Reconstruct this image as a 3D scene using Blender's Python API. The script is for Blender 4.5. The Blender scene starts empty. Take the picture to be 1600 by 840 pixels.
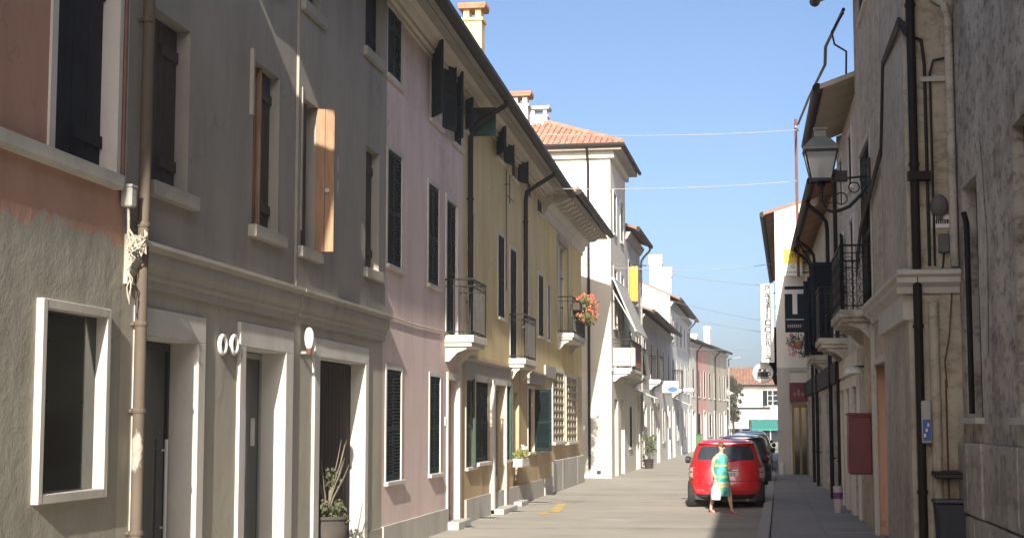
import bpy, bmesh, math, random
from mathutils import Vector, Matrix, Euler

random.seed(7)
SC = bpy.context.scene
COL = SC.collection

# ------------------------------------------------------------------ camera
FPX = 2400.0
CAM = Vector((0, 0, 1.8))
_p = math.atan(0.1)
_a = math.atan((370 / FPX) * math.cos(_p))
FW = Vector((-math.sin(_a) * math.cos(_p), math.cos(_a) * math.cos(_p), math.sin(_p)))
RT = Vector((math.cos(_a), math.sin(_a), 0))
UP = RT.cross(FW)
cd = bpy.data.cameras.new('camera')
cd.sensor_width = 36; cd.lens = 36 * FPX / 1600
cd.clip_start = 0.05; cd.clip_end = 3000
cam = bpy.data.objects.new('camera', cd); COL.objects.link(cam)
m = Matrix((RT, UP, -FW)).transposed().to_4x4(); m.translation = CAM
cam.matrix_world = m
SC.camera = cam

# ------------------------------------------------------------------ light
SUN_TO = Vector((0.195, -2.1, 1.0)).normalized()        # towards the sun
elev = math.asin(SUN_TO.z)
azim = math.atan2(SUN_TO.x, SUN_TO.y)
w = bpy.data.worlds.new('World'); SC.world = w; w.use_nodes = True
nt = w.node_tree; nt.nodes.clear()
sky = nt.nodes.new('ShaderNodeTexSky'); sky.sky_type = 'NISHITA'; sky.sun_disc = False
sky.sun_elevation = elev; sky.sun_rotation = azim
sky.air_density = 0.65; sky.dust_density = 2.7; sky.ozone_density = 2.2; sky.altitude = 0
bg = nt.nodes.new('ShaderNodeBackground'); bg.inputs['Strength'].default_value = 0.098
wo = nt.nodes.new('ShaderNodeOutputWorld')
nt.links.new(sky.outputs[0], bg.inputs[0]); nt.links.new(bg.outputs[0], wo.inputs[0])
sd = bpy.data.lights.new('sun', 'SUN'); sd.energy = 5.0; sd.angle = math.radians(0.5); sd.color = (1, 0.93, 0.82)
so = bpy.data.objects.new('sun', sd); COL.objects.link(so)
so.rotation_euler = SUN_TO.to_track_quat('Z', 'Y').to_euler(); so.location = (0, -30, 40)
SC.view_settings.view_transform = 'Standard'; SC.view_settings.look = 'None'
SC.view_settings.exposure = 1.04; SC.view_settings.gamma = 1.0
SC.view_settings.use_curve_mapping = False

# ------------------------------------------------------------------ helpers
def ray(x, y):
    return FW + RT * ((x - 800) / FPX) - UP * ((y - 420) / FPX)
def at_y(x, y, Y):
    d = ray(x, y); return CAM + d * ((Y - CAM.y) / d.y)
def gnd(x, y, z=0.0):
    d = ray(x, y); return CAM + d * ((z - CAM.z) / d.z)

class MB:
    def __init__(s): s.v = []; s.f = []
    def add(s, vs, fs):
        o = len(s.v); s.v += [tuple(v) for v in vs]; s.f += [tuple(i + o for i in f) for f in fs]; return s
    def box(s, x0, x1, y0, y1, z0, z1):
        return s.add([(x0,y0,z0),(x1,y0,z0),(x1,y1,z0),(x0,y1,z0),(x0,y0,z1),(x1,y0,z1),(x1,y1,z1),(x0,y1,z1)],
                     [(0,3,2,1),(4,5,6,7),(0,1,5,4),(1,2,6,5),(2,3,7,6),(3,0,4,7)])
    def nb(s, s0, s1, n0, n1, z0, z1): return s.box(s0, s1, -n1, -n0, z0, z1)
    def obox(s, c, ax, ay, az):
        c, ax, ay, az = Vector(c), Vector(ax), Vector(ay), Vector(az); vs = []
        for k in (-1, 1):
            for i, j in ((-1,-1),(1,-1),(1,1),(-1,1)): vs.append(c + ax*i + ay*j + az*k)
        return s.add(vs, [(0,3,2,1),(4,5,6,7),(0,1,5,4),(1,2,6,5),(2,3,7,6),(3,0,4,7)])
    def quad(s, a, b, c, d): return s.add([a, b, c, d], [(0,1,2,3)])
    def poly(s, pts): return s.add(pts, [tuple(range(len(pts)))])
    def prof(s, pts, s0, s1):
        """profile of (n, z) points swept along the wall"""
        k = len(pts); vs = [(s0, -n, z) for n, z in pts] + [(s1, -n, z) for n, z in pts]
        fs = [(i, (i+1) % k, k + (i+1) % k, k + i) for i in range(k)]
        fs += [tuple(range(k))[::-1], tuple(range(k, 2*k))]
        return s.add(vs, fs)
    def tube(s, path, r, n=8, caps=True):
        P = [Vector(p) for p in path]; rs = r if isinstance(r, (list, tuple)) else [r]*len(P)
        rings = []; prev = None
        for i, p in enumerate(P):
            t = (P[min(i+1, len(P)-1)] - P[max(i-1, 0)]).normalized()
            if prev is None:
                ref = Vector((0,0,1)) if abs(t.z) < 0.9 else Vector((1,0,0)); u = t.cross(ref).normalized()
            else:
                u = (prev - t * prev.dot(t)); u = u.normalized() if u.length > 1e-6 else t.orthogonal().normalized()
            prev = u; v = t.cross(u)
            rings.append([p + (u*math.cos(2*math.pi*k/n) + v*math.sin(2*math.pi*k/n))*rs[i] for k in range(n)])
        vs = [q for rg in rings for q in rg]; fs = []
        for i in range(len(P)-1):
            for k in range(n): fs.append((i*n+k, i*n+(k+1) % n, (i+1)*n+(k+1) % n, (i+1)*n+k))
        if caps: fs += [tuple(range(n))[::-1], tuple(range((len(P)-1)*n, len(P)*n))]
        return s.add(vs, fs)
    def loft(s, rings, caps=True):
        n = len(rings[0]); vs = [q for rg in rings for q in rg]; fs = []
        for i in range(len(rings)-1):
            for k in range(n): fs.append((i*n+k, i*n+(k+1) % n, (i+1)*n+(k+1) % n, (i+1)*n+k))
        if caps: fs += [tuple(range(n))[::-1], tuple(range((len(rings)-1)*n, len(rings)*n))]
        return s.add(vs, fs)
    def lathe(s, c, pr, n=16):
        c = Vector(c)
        return s.loft([[c + Vector((r*math.cos(2*math.pi*k/n), r*math.sin(2*math.pi*k/n), z)) for k in range(n)] for r, z in pr])
    def ring(s, c, ax, u, R, r, n=20, k=6):
        """torus round axis ax"""
        c, ax, u = Vector(c), Vector(ax).normalized(), Vector(u).normalized(); v = ax.cross(u); rg = []
        for i in range(n):
            a = 2*math.pi*i/n; d = u*math.cos(a) + v*math.sin(a)
            rg.append([c + d*(R + r*math.cos(2*math.pi*j/k)) + ax*(r*math.sin(2*math.pi*j/k)) for j in range(k)])
        return s.loft(rg + [rg[0]], caps=False)
    def build(s, name, mat, parent=None, smooth=False, label=None, kind=None, bevel=0, fix=True):
        me = bpy.data.meshes.new(name); me.from_pydata(s.v, [], s.f); me.validate()
        if fix or bevel:
            bm = bmesh.new(); bm.from_mesh(me)
            if bevel:
                bmesh.ops.remove_doubles(bm, verts=bm.verts, dist=1e-5)
                bmesh.ops.bevel(bm, geom=list(bm.edges), offset=bevel, segments=1, affect='EDGES', clamp_overlap=True)
            bmesh.ops.recalc_face_normals(bm, faces=bm.faces); bm.to_mesh(me); bm.free()
        if smooth:
            me.polygons.foreach_set('use_smooth', [True]*len(me.polygons)); me.set_sharp_from_angle(angle=math.radians(40))
        if mat: me.materials.append(mat)
        o = bpy.data.objects.new(name, me); COL.objects.link(o)
        if parent: o.parent = parent
        if label: o['label'] = label
        if kind: o['kind'] = kind
        return o
def obj_of(me, name, parent=None, loc=(0,0,0), rz=0):
    o = bpy.data.objects.new(name, me); COL.objects.link(o); o.parent = parent; o.location = loc; o.rotation_euler = (0,0,rz); return o
def thing(name, label, cat, loc=(0,0,0), rz=0, group=None):
    o = bpy.data.objects.new(name, None); COL.objects.link(o); o.empty_display_size = 0.2
    o.location = loc; o.rotation_euler = (0,0,rz); return tag(o, label, cat, group)
def tag(o, label, cat, group=None):
    o['label'] = label; o['category'] = cat
    if group: o['group'] = group
    return o
def struct(o): o['kind'] = 'structure'; return o
def copy_tree(o, parent=None):
    c = o.copy(); COL.objects.link(c); c.parent = parent
    for ch in list(o.children): copy_tree(ch, c)
    return c

# ------------------------------------------------------------------ materials
class NT:
    def __init__(s, name):
        s.m = bpy.data.materials.new(name); s.m.use_nodes = True; s.t = s.m.node_tree
        s.b = s.t.nodes['Principled BSDF']; s.tc = s.n('ShaderNodeTexCoord')
    def n(s, k, **kw):
        q = s.t.nodes.new(k)
        for a, v in kw.items():
            if a in q.inputs: q.inputs[a].default_value = v
            else: setattr(q, a, v)
        return q
    def l(s, a, b): s.t.links.new(a, b)
    def map(s, scale, src='Object', loc=(0,0,0)):
        mp = s.n('ShaderNodeMapping'); mp.inputs['Scale'].default_value = scale; mp.inputs['Location'].default_value = loc
        s.l(s.tc.outputs[src], mp.inputs[0]); return mp.outputs[0]
    def noise(s, scale, detail=5, vec=None, rough=.55):
        q = s.n('ShaderNodeTexNoise'); q.inputs['Scale'].default_value = scale; q.inputs['Detail'].default_value = detail
        q.inputs['Roughness'].default_value = rough
        s.l(vec if vec else s.tc.outputs['Object'], q.inputs['Vector']); return q.outputs['Fac']
    def ramp(s, fac, a, b, c0=0.0, c1=1.0):
        q = s.n('ShaderNodeMapRange'); q.inputs[1].default_value = a; q.inputs[2].default_value = b
        q.inputs[3].default_value = c0; q.inputs[4].default_value = c1; s.l(fac, q.inputs[0]); return q.outputs[0]
    def mix(s, fac, a, b, mode='MIX'):
        q = s.n('ShaderNodeMixRGB', blend_type=mode)
        for i, x in ((0, fac), (1, a), (2, b)):
            if hasattr(x, 'links'): s.l(x, q.inputs[i])
            else: q.inputs[i].default_value = x if i == 0 else (*x, 1) if len(x) == 3 else x
        return q.outputs[0]
    def math(s, op, a, b=0.0):
        q = s.n('ShaderNodeMath', operation=op)
        for i, x in ((0, a), (1, b)):
            if hasattr(x, 'links'): s.l(x, q.inputs[i])
            else: q.inputs[i].default_value = x
        return q.outputs[0]
    def bump(s, h, st, dist=.02):
        q = s.n('ShaderNodeBump'); q.inputs['Strength'].default_value = st; q.inputs['Distance'].default_value = dist
        s.l(h, q.inputs['Height'])
        if s.b.inputs['Normal'].links: s.l(s.b.inputs['Normal'].links[0].from_socket, q.inputs['Normal'])
        s.l(q.outputs[0], s.b.inputs['Normal'])
    def col(s, c): s.l(c, s.b.inputs['Base Color'])

def plaster(name, col, col2=None, stain=.25, patch=None, patch_amt=.6, zsplit=None, bump=.35, seed=0.0, rough=.92, cracks=True, pits=0.0):
    t = NT(name); t.b.inputs['Roughness'].default_value = rough; t.b.inputs['Specular IOR Level'].default_value = .2
    col2 = col2 or tuple(c*.8 for c in col)
    v = t.map((1,1,1), loc=(seed, seed*1.7, seed*.6))
    big = t.noise(.55, 6, v, .6); c = t.mix(t.ramp(big, .35, .68), col, col2)
    if zsplit:
        z0, lower, lower2 = zsplit
        sep = t.n('ShaderNodeSeparateXYZ'); t.l(t.tc.outputs['Object'], sep.inputs[0])
        edge = t.math('ADD', sep.outputs['Z'], t.ramp(t.noise(2.2, 6, v, .65), .2, .8, -.22, .22))
        low = t.mix(t.ramp(t.noise(1.1, 6, v, .6), .35, .65), lower, lower2)
        c = t.mix(t.ramp(edge, z0-.015, z0+.015), low, c)
    if patch:
        pn = t.noise(.9, 7, t.map((1,1,.6), loc=(seed+3, 1, 2)), .68)
        c = t.mix(t.ramp(pn, patch_amt, patch_amt+.025), c, patch)
    st = t.noise(1.0, 6, t.map((1.5, 1.5, .3), loc=(seed, 0, 0)), .68)
    c = t.mix(t.ramp(st, .45, .8, 0, stain), c, (.28,.26,.24), 'MULTIPLY')
    fine = t.noise(14, 4, v, .6); c = t.mix(t.ramp(fine, .3, .7, 0, .10), c, (.5,.48,.45), 'MULTIPLY')
    if pits:
        pt = t.noise(7, 6, t.map((.6,.6,1.0), loc=(seed,5,1)), .7); c = t.mix(t.ramp(pt, .50, .62, 0, pits), c, (.34,.32,.30), 'MULTIPLY')
        p2 = t.noise(1.4, 7, t.map((.7,.7,.8), loc=(seed+9,5,1)), .72); c = t.mix(t.ramp(p2, .48, .60, 0, pits*.8), c, (.46,.43,.40), 'MULTIPLY')
        t.bump(pt, .9, .03)
    # hairline cracks
    vo = t.n('ShaderNodeTexVoronoi', feature='DISTANCE_TO_EDGE'); vo.inputs['Scale'].default_value = .45
    vv = t.n('ShaderNodeVectorMath', operation='ADD'); nn = t.n('ShaderNodeTexNoise'); nn.inputs['Scale'].default_value = 1.6; nn.inputs['Detail'].default_value = 5
    t.l(v, nn.inputs['Vector']); t.l(v, vv.inputs[0]); t.l(nn.outputs['Color'], vv.inputs[1]); t.l(vv.outputs[0], vo.inputs['Vector'])
    ck = t.ramp(vo.outputs['Distance'], 0, .006, .35 if cracks else 0.0, 0); ck2 = t.math('MULTIPLY', ck, t.ramp(big, .45, .55))
    c = t.mix(ck2, c, (.1,.09,.08)); t.col(c)
    t.bump(t.noise(38, 3, v), bump*.5, .006); t.bump(t.noise(3.0, 6, v, .6), bump, .02)
    return t.m
def plain(name, col, rough=.6, var=.18, metal=0.0, spec=.4, scale=6.0, coat=0.0, bump=.0):
    t = NT(name); t.b.inputs['Roughness'].default_value = rough; t.b.inputs['Metallic'].default_value = metal
    t.b.inputs['Specular IOR Level'].default_value = spec
    if coat: t.b.inputs['Coat Weight'].default_value = coat; t.b.inputs['Coat Roughness'].default_value = .06
    c = t.mix(t.ramp(t.noise(scale, 5), .3, .7), col, tuple(x*(1-var) for x in col)); t.col(c)
    if bump: t.bump(t.noise(scale*5, 4), bump, .01)
    return t.m
def wood(name, col, dark, rough=.75):
    t = NT(name); t.b.inputs['Roughness'].default_value = rough
    g = t.noise(3.0, 6, t.map((9, 9, .8)), .65); c = t.mix(t.ramp(g, .32, .66), col, dark)
    s2 = t.noise(2.0, 4); c = t.mix(t.ramp(s2, .45, .75, 0, .5), c, dark); t.col(c); t.bump(g, .4, .008); return t.m
def glass(name, col=(.02,.025,.03), rough=.06):
    t = NT(name); t.b.inputs['Base Color'].default_value = (*col, 1); t.b.inputs['Roughness'].default_value = rough
    t.b.inputs['Specular IOR Level'].default_value = .6
    t.bump(t.noise(1.3, 2), .04, .05); return t.m
def leafm(name, col, col2, rough=.6):
    t = NT(name); t.b.inputs['Roughness'].default_value = rough
    oi = t.n('ShaderNodeNewGeometry'); c = t.mix(t.ramp(oi.outputs['Random Per Island'], 0, 1), col, col2); t.col(c)
    t.b.inputs['Subsurface Weight'].default_value = 0; return t.m

M = {}
M['salmon'] = plaster('salmon_plaster', (.50,.30,.225), (.44,.26,.195), .3, zsplit=(3.27, (.40,.375,.315), (.34,.32,.27)), bump=.7)
M['grey_up'] = plaster('grey_cement_plaster', (.365,.34,.30), (.30,.282,.25), .4, bump=.35, seed=4)
M['grey_low'] = plaster('beige_grey_plaster', (.47,.44,.365), (.41,.385,.325), .3, bump=.35, seed=9)
M['pink'] = plaster('pink_plaster', (.78,.63,.60), (.70,.55,.52), .38, bump=.2, seed=2)
M['yellow'] = plaster('ochre_yellow_plaster', (.74,.60,.325), (.66,.53,.285), .4, bump=.25, seed=5)
M['yellow2'] = plaster('pale_ochre_plaster', (.76,.60,.28), (.69,.54,.25), .4, bump=.25, seed=7)
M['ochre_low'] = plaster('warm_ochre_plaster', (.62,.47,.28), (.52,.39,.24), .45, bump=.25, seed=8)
M['white'] = plaster('white_plaster', (.74,.71,.65), (.68,.65,.59), .15, bump=.2, seed=3)
M['cream'] = plaster('cream_plaster', (.68,.635,.545), (.62,.58,.495), .2, bump=.2, seed=6)
M['lattice'] = plaster('pale_lattice_stone', (.50,.43,.31), (.42,.36,.26), .3, bump=.3, seed=61, cracks=False)
M['warmgrey'] = plaster('warm_grey_plaster', (.50,.45,.38), (.42,.38,.32), .5, bump=.4, seed=51, pits=.3)
M['greyw'] = plaster('grey_white_plaster', (.50,.48,.45), (.43,.415,.39), .3, bump=.25, seed=11)
M['rosa'] = plaster('rose_plaster', (.66,.36,.30), (.60,.33,.28), .2, bump=.2, seed=12)
M['beige'] = plaster('beige_plaster', (.50,.45,.36), (.44,.39,.31), .35, bump=.3, seed=13)
M['rbeige'] = plaster('weathered_beige_plaster', (.56,.49,.38), (.47,.415,.335), .45, patch=(.40,.27,.20), patch_amt=.66, bump=.6, pits=.45, seed=14)
M['rgrey'] = plaster('weathered_grey_plaster', (.55,.51,.45), (.46,.425,.38), .42, patch=(.38,.355,.325), patch_amt=.58, bump=1.0, pits=.7, seed=15)
M['rgrey2'] = plaster('patched_grey_plaster', (.60,.565,.51), (.53,.495,.445), .42, patch=(.40,.28,.21), patch_amt=.68, bump=.5, pits=.4, seed=17)  # grey plaster with pits and brown patches of its own
M['trimwhite'] = plaster('white_stone_trim', (.66,.635,.585), (.57,.545,.50), .35, bump=.2, seed=18, cracks=False)
M['trimgrey'] = plaster('grey_stone_trim', (.42,.395,.345), (.36,.34,.30), .3, bump=.25, seed=19)
M['marble'] = plaster('pale_marble', (.60,.57,.51), (.48,.46,.41), .5, bump=.2, seed=20, cracks=False)
M['stone'] = plaster('istrian_stone', (.55,.525,.48), (.46,.44,.405), .4, bump=.5, seed=21)
M['dimstone'] = plaster('worn_grey_stone', (.54,.50,.44), (.46,.43,.38), .5, pits=.5, bump=1.0, seed=22)
M['green'] = plain('dark_green_paint', (.018,.034,.034), .75, .35, spec=.15)
M['greenl'] = plain('green_paint', (.032,.095,.078), .7, .3, spec=.2)
M['navy'] = plain('dark_blue_grey_paint', (.022,.031,.042), .75, .3, spec=.15)
M['bluegrey'] = plain('faded_navy_boards', (.022,.025,.038), .75, .4, scale=3, spec=.15)
M['brown'] = wood('dark_brown_wood', (.055,.036,.028), (.033,.022,.018))
M['redbrown'] = plain('red_brown_paint', (.10,.05,.04), .6, .3)
M['oakwood'] = wood('weathered_orange_wood', (.42,.25,.14), (.24,.13,.075))
M['iron'] = plain('black_iron', (.018,.017,.018), .55, .3)
M['gutter'] = plain('dark_brown_gutter', (.024,.019,.018), .6, .3, spec=.2)
M['copperpipe'] = plain('red_brown_pipe', (.16,.075,.05), .55, .3)
M['rustpipe'] = plaster('peeling_brown_pipe', (.15,.12,.09), (.095,.075,.06), .3, patch=(.36,.32,.27), patch_amt=.64, bump=.3, seed=23, rough=.7)
M['glass'] = glass('dark_window_glass'); M['glassg'] = glass('greenish_shop_glass', (.012,.020,.016), .10)
M['whitepaint'] = plain('white_paint', (.76,.75,.72), .5, .08)
M['greypaint'] = plain('grey_paint', (.30,.30,.29), .5, .2)
M['plastic'] = plain('grey_plastic', (.42,.41,.38), .5, .15)
M['dullgrey'] = plain('dull_dark_grey', (.14,.135,.13), .7, .25)
M['cable'] = plain('dark_cable', (.03,.028,.028), .6, .2); M['cablew'] = plain('pale_cable', (.5,.48,.44), .6, .2)
M['cord'] = plain('frayed_cable', (.48,.43,.35), .8, .3)
M['black'] = plain('black_plastic', (.02,.02,.024), .45, .2)
M['curtain'] = wood('brown_curtain', (.034,.021,.019), (.022,.015,.014), .9)
M['orange'] = plain('orange_cloth', (.78,.36,.07), .85, .12)
M['awnw'] = plain('white_awning_cloth', (.78,.77,.74), .85, .08)
M['awng'] = plain('green_awning_cloth', (.035,.22,.18), .85, .15)
M['awngrey'] = plain('grey_awning_cloth', (.42,.41,.39), .85, .2)
M['burg'] = plain('burgundy_paint', (.15,.028,.035), .5, .2)
M['blue'] = plain('blue_plate', (.05,.12,.38), .4, .1)
M['yel'] = plain('yellow_sign', (.75,.52,.03), .4, .05)
M['terra'] = plain('terracotta', (.40,.20,.12), .85, .3)
M['rose'] = plain('washed_brick_red', (.24,.09,.06), .8, .3)
def tiles_mat(name, a, b):
    t = NT(name); t.b.inputs['Roughness'].default_value = .9
    g = t.n('ShaderNodeNewGeometry'); c = t.mix(g.outputs['Random Per Island'], a, b)
    c = t.mix(t.ramp(t.noise(2.2, 5), .5, .75, 0, .5), c, (.42,.36,.28)); t.col(c); t.bump(t.noise(30, 4), .3, .01); return t.m
M['tiles'] = tiles_mat('roof_tiles', (.42,.225,.15), (.30,.165,.12))
M['tilesd'] = tiles_mat('roof_tiles_old', (.22,.105,.07), (.28,.15,.10))
def road_mat():
    t = NT('worn_pale_asphalt'); t.b.inputs['Roughness'].default_value = .9; t.b.inputs['Specular IOR Level'].default_value = .25
    c = t.mix(t.ramp(t.noise(.35, 6, None, .6), .35, .65), (.39,.362,.31), (.345,.32,.275))
    b = t.noise(1.0, 4, t.map((.45, 1.1, 1)), .62); c = t.mix(t.ramp(b, .50, .66, 0, .6), c, (.275,.255,.22)); b3 = t.noise(1.0, 3, t.map((.2, .35, 1), loc=(2,9,0)), .5); c = t.mix(t.ramp(b3, .54, .60, 0, .5), c, (.30,.28,.245))
    b2 = t.noise(1.0, 4, t.map((.5, 1.3, 1), loc=(7,3,0)), .6); c = t.mix(t.ramp(b2, .56, .68, 0, .55), c, (.47,.44,.385))
    vo = t.n('ShaderNodeTexVoronoi', feature='DISTANCE_TO_EDGE'); vo.inputs['Scale'].default_value = 1.0
    mp = t.map((.10, .22, 1)); nn = t.n('ShaderNodeTexNoise'); nn.inputs['Scale'].default_value = 2.5; nn.inputs['Detail'].default_value = 6
    t.l(t.tc.outputs['Object'], nn.inputs['Vector']); sc = t.n('ShaderNodeVectorMath', operation='SCALE'); sc.inputs['Scale'].default_value = .12
    t.l(nn.outputs['Color'], sc.inputs[0]); ad = t.n('ShaderNodeVectorMath', operation='ADD'); t.l(mp, ad.inputs[0]); t.l(sc.outputs[0], ad.inputs[1]); t.l(ad.outputs[0], vo.inputs['Vector'])
    c = t.mix(t.ramp(vo.outputs['Distance'], .0, .025, .55, 0), c, (.15,.14,.125))
    c = t.mix(t.ramp(t.noise(60, 3), .3, .7, 0, .2), c, (.22,.205,.18)); t.col(c)
    t.bump(t.noise(90, 3), .35, .006); t.bump(t.noise(1.2, 5), .25, .03); return t.m
M['road'] = road_mat()
M['paving'] = plaster('grey_pavement_slab', (.33,.325,.315), (.27,.266,.26), .3, bump=.3, seed=31)
M['kerb'] = plaster('pale_kerb_stone', (.42,.41,.39), (.36,.35,.33), .3, bump=.3, seed=32)
def worn_paint(name, col, amt):
    t = NT(name); t.b.inputs['Roughness'].default_value = .85
    c = t.mix(t.ramp(t.noise(5, 6, None, .7), amt, amt+.12), col, (.29,.27,.235)); t.col(c); return t.m
M['ymark'] = worn_paint('worn_yellow_paint', (.62,.42,.08), .46); M['wmark'] = worn_paint('worn_white_paint', (.62,.60,.56), .46)

# ------------------------------------------------------------------ the building kit
class House:
    """street face from P0 to P1; the street lies to the right of that direction. local x = along, y = inwards, z = up"""
    def __init__(s, name, label, P0, P1, H, D=8.0, cat='house', group=None):
        s.P0 = Vector((P0[0], P0[1], 0)); d = Vector((P1[0]-P0[0], P1[1]-P0[1], 0)); s.L = d.length; s.d = d.normalized()
        s.N = Vector((s.d.y, -s.d.x, 0)); s.H = H; s.D = D; s.ops = []
        s.root = thing(name, label, cat, s.P0, math.atan2(s.d.y, s.d.x), group)
    def px(s, x, y, n=0.0):
        r = ray(x, y); t = (n - (CAM - s.P0).dot(s.N)) / r.dot(s.N); P = CAM + r*t
        return (P - s.P0).dot(s.d), P.z
    def rect(s, xl, xr, yt, yb, n=0.0):
        ym = (yt+yb)/2
        return s.px(xl, ym, n)[0], s.px(xr, ym, n)[0], s.px(xl, yb, n)[1], s.px(xl, yt, n)[1]
    def wall(s, mat, s0=None, s1=None, z0=0.0, z1=None, n=0.0, name='wall', label=None):
        s0 = 0 if s0 is None else s0; s1 = s.L if s1 is None else s1; z1 = s.H if z1 is None else z1
        ops = [(max(a, s0), min(b, s1), max(c, z0), min(e, z1), dp) for a, b, c, e, dp in s.ops if b > s0 and a < s1 and e > z0 and c < z1]
        ss = sorted({s0, s1, *[o[0] for o in ops], *[o[1] for o in ops]}); zs = sorted({z0, z1, *[o[2] for o in ops], *[o[3] for o in ops]})
        mb = MB(); E = 1e-5
        for a, b in zip(ss, ss[1:]):
            for c, e in zip(zs, zs[1:]):
                mx, mz = (a+b)/2, (c+e)/2
                if b-a < E or e-c < E or any(o[0] < mx < o[1] and o[2] < mz < o[3] for o in ops): continue
                mb.quad((a,-n,c), (b,-n,c), (b,-n,e), (a,-n,e))
        for a, b, c, e, dp in ops:
            q = dp - n
            mb.quad((a,-n,c), (a,q,c), (a,q,e), (a,-n,e))
            mb.quad((b,-n,c), (b,-n,e), (b,q,e), (b,q,c))
            if e < z1-E: mb.quad((a,-n,e), (a,q,e), (b,q,e), (b,-n,e))
            if c > z0+E: mb.quad((a,-n,c), (b,-n,c), (b,q,c), (a,q,c))
        if n > 0:   # close the step against the plane behind
            mb.quad((s0,-n,z0), (s0,0,z0), (s0,0,z1), (s0,-n,z1)); mb.quad((s1,-n,z0), (s1,0,z0), (s1,0,z1), (s1,-n,z1))
            mb.quad((s0,-n,z1), (s1,-n,z1), (s1,0,z1), (s0,0,z1))
        return mb.build(name, mat, s.root, fix=False, label=label)
    def shell(s, mat, ov=.6, slope=.36, ze=None, gable=True, roofmat='tilesd', r0=0.0, r1=0.0, flat=False, gutter=True):
        """end walls, back wall, pitched roof with an overhang, gutter"""
        L, D, H = s.L, s.D, s.H; ze = H if ze is None else ze; zr = ze + (D/2+ov)*slope; zw = ze + ov*slope - .1
        mb = MB(); e = .004
        for x in (e, L-e): mb.poly([(x,.002,0), (x,D,0), (x,D,zw), (x,D/2,zr-.12), (x,.002,zw)])
        mb.quad((e,D,0), (L-e,D,0), (L-e,D,zw), (e,D,zw)); mb.quad((e,.42,0),(L-e,.42,0),(L-e,.42,H),(e,.42,H))
        mb.build('end_wall', mat, s.root, fix=False)
        rb = MB(); t = .09
        rb.prof([(ov,ze), (-D/2,zr), (-D-ov,ze), (-D-ov,ze-t), (-D/2,zr-t), (ov,ze-t)], -r0, L+r1)
        s.roof = rb.build('roof', M[roofmat], s.root)
        if gutter:
            MB().tube([(-r0+.02,-ov-.04,ze-.07), (L+r1-.02,-ov-.04,ze-.07)], .095, 12).build('gutter', M['gutter'], s.root, smooth=True)
    def downpipe(s, x, ztop, mat='gutter', r=.045, z0=.05, ov=.6, n=.07):
        mb = MB(); zt = ztop
        if ov: mb.tube([(x,-ov-.05,zt), (x,-ov-.02,zt-.16), (x,-ov*.5,zt-.38), (x,-n-.02,zt-.55), (x,-n,zt-.75), (x,-n,z0)], r, 10)
        else: mb.tube([(x,-n,zt), (x,-n,z0)], r, 10)
        o = mb.build('downpipe', M[mat], s.root, smooth=True); zz = z0 + .9
        while zz < zt - 1.0:
            MB().lathe((x,-n,zz), [(r+.012,-.02), (r+.012,.02)], 10).box(x-.012, x+.012, -n+.03, 0, zz-.012, zz+.012).build('pipe_clamp', M[mat], o); zz += 1.9
        return o
    def part(s, name, mat, mb, **k): return mb.build(name, M[mat] if isinstance(mat, str) else mat, s.root, **k)

_leaf = {}
def leaf_mesh(wd, h, style, mat):
    key = (round(wd, 2), round(h, 2), style, mat)
    if key in _leaf: return _leaf[key]
    mb = MB(); t = .018
    if style == 'louvre':
        st = min(.055, wd*.16)
        mb.box(0, st, -t, t, 0, h); mb.box(wd-st, wd, -t, t, 0, h)
        rails = [(0,.09), (h*.47-.035, h*.47+.035), (h-.07, h)]
        for a, b in rails: mb.box(st, wd-st, -t*.9, t*.9, a, b)
        for (a0, a1), (b0, b1) in zip(rails, rails[1:]):
            n = max(2, int((b0-a1)/.046)); dz = (b0-a1)/n
            for i in range(n):
                z = a1 + (i+.5)*dz
                mb.obox((wd/2, 0, z), ((wd-2*st)/2,0,0), (0,.018,-.024), (0,.004,.003))
    elif style == 'plank':
        n = max(2, int(wd/.13)); q = wd/n
        for i in range(n): mb.box(i*q+.003, (i+1)*q-.003, -t, t+.002*(i % 2), 0, h)
        for z in (.2, h-.3): mb.box(.02, wd-.02, t+.004, t+.026, z, z+.1)
    else:
        mb.box(0, wd, -t, t, 0, h); st = .07
        for a, b in ((0, st), (wd-st, wd)): mb.box(a, b, -t-.012, -t+.002, .001, h-.001)
        for a, b in ((0, .1), (h*.5-.05, h*.5+.05), (h-.1, h)): mb.box(st+.001, wd-st-.001, -t-.010, -t+.002, a, b)
    me = bpy.data.meshes.new('shutter'); me.from_pydata(mb.v, [], mb.f); me.materials.append(M[mat]); _leaf[key] = me
    return me
def shutter(parent, s_h, z0, wd, h, ang, side, style='louvre', mat='green', n=0.02):
    a = math.radians(ang); rz = math.atan2(-math.sin(a), side*math.cos(a))
    return obj_of(leaf_mesh(wd, h, style, mat), 'shutter', parent, (s_h, -n, z0), rz)

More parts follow.
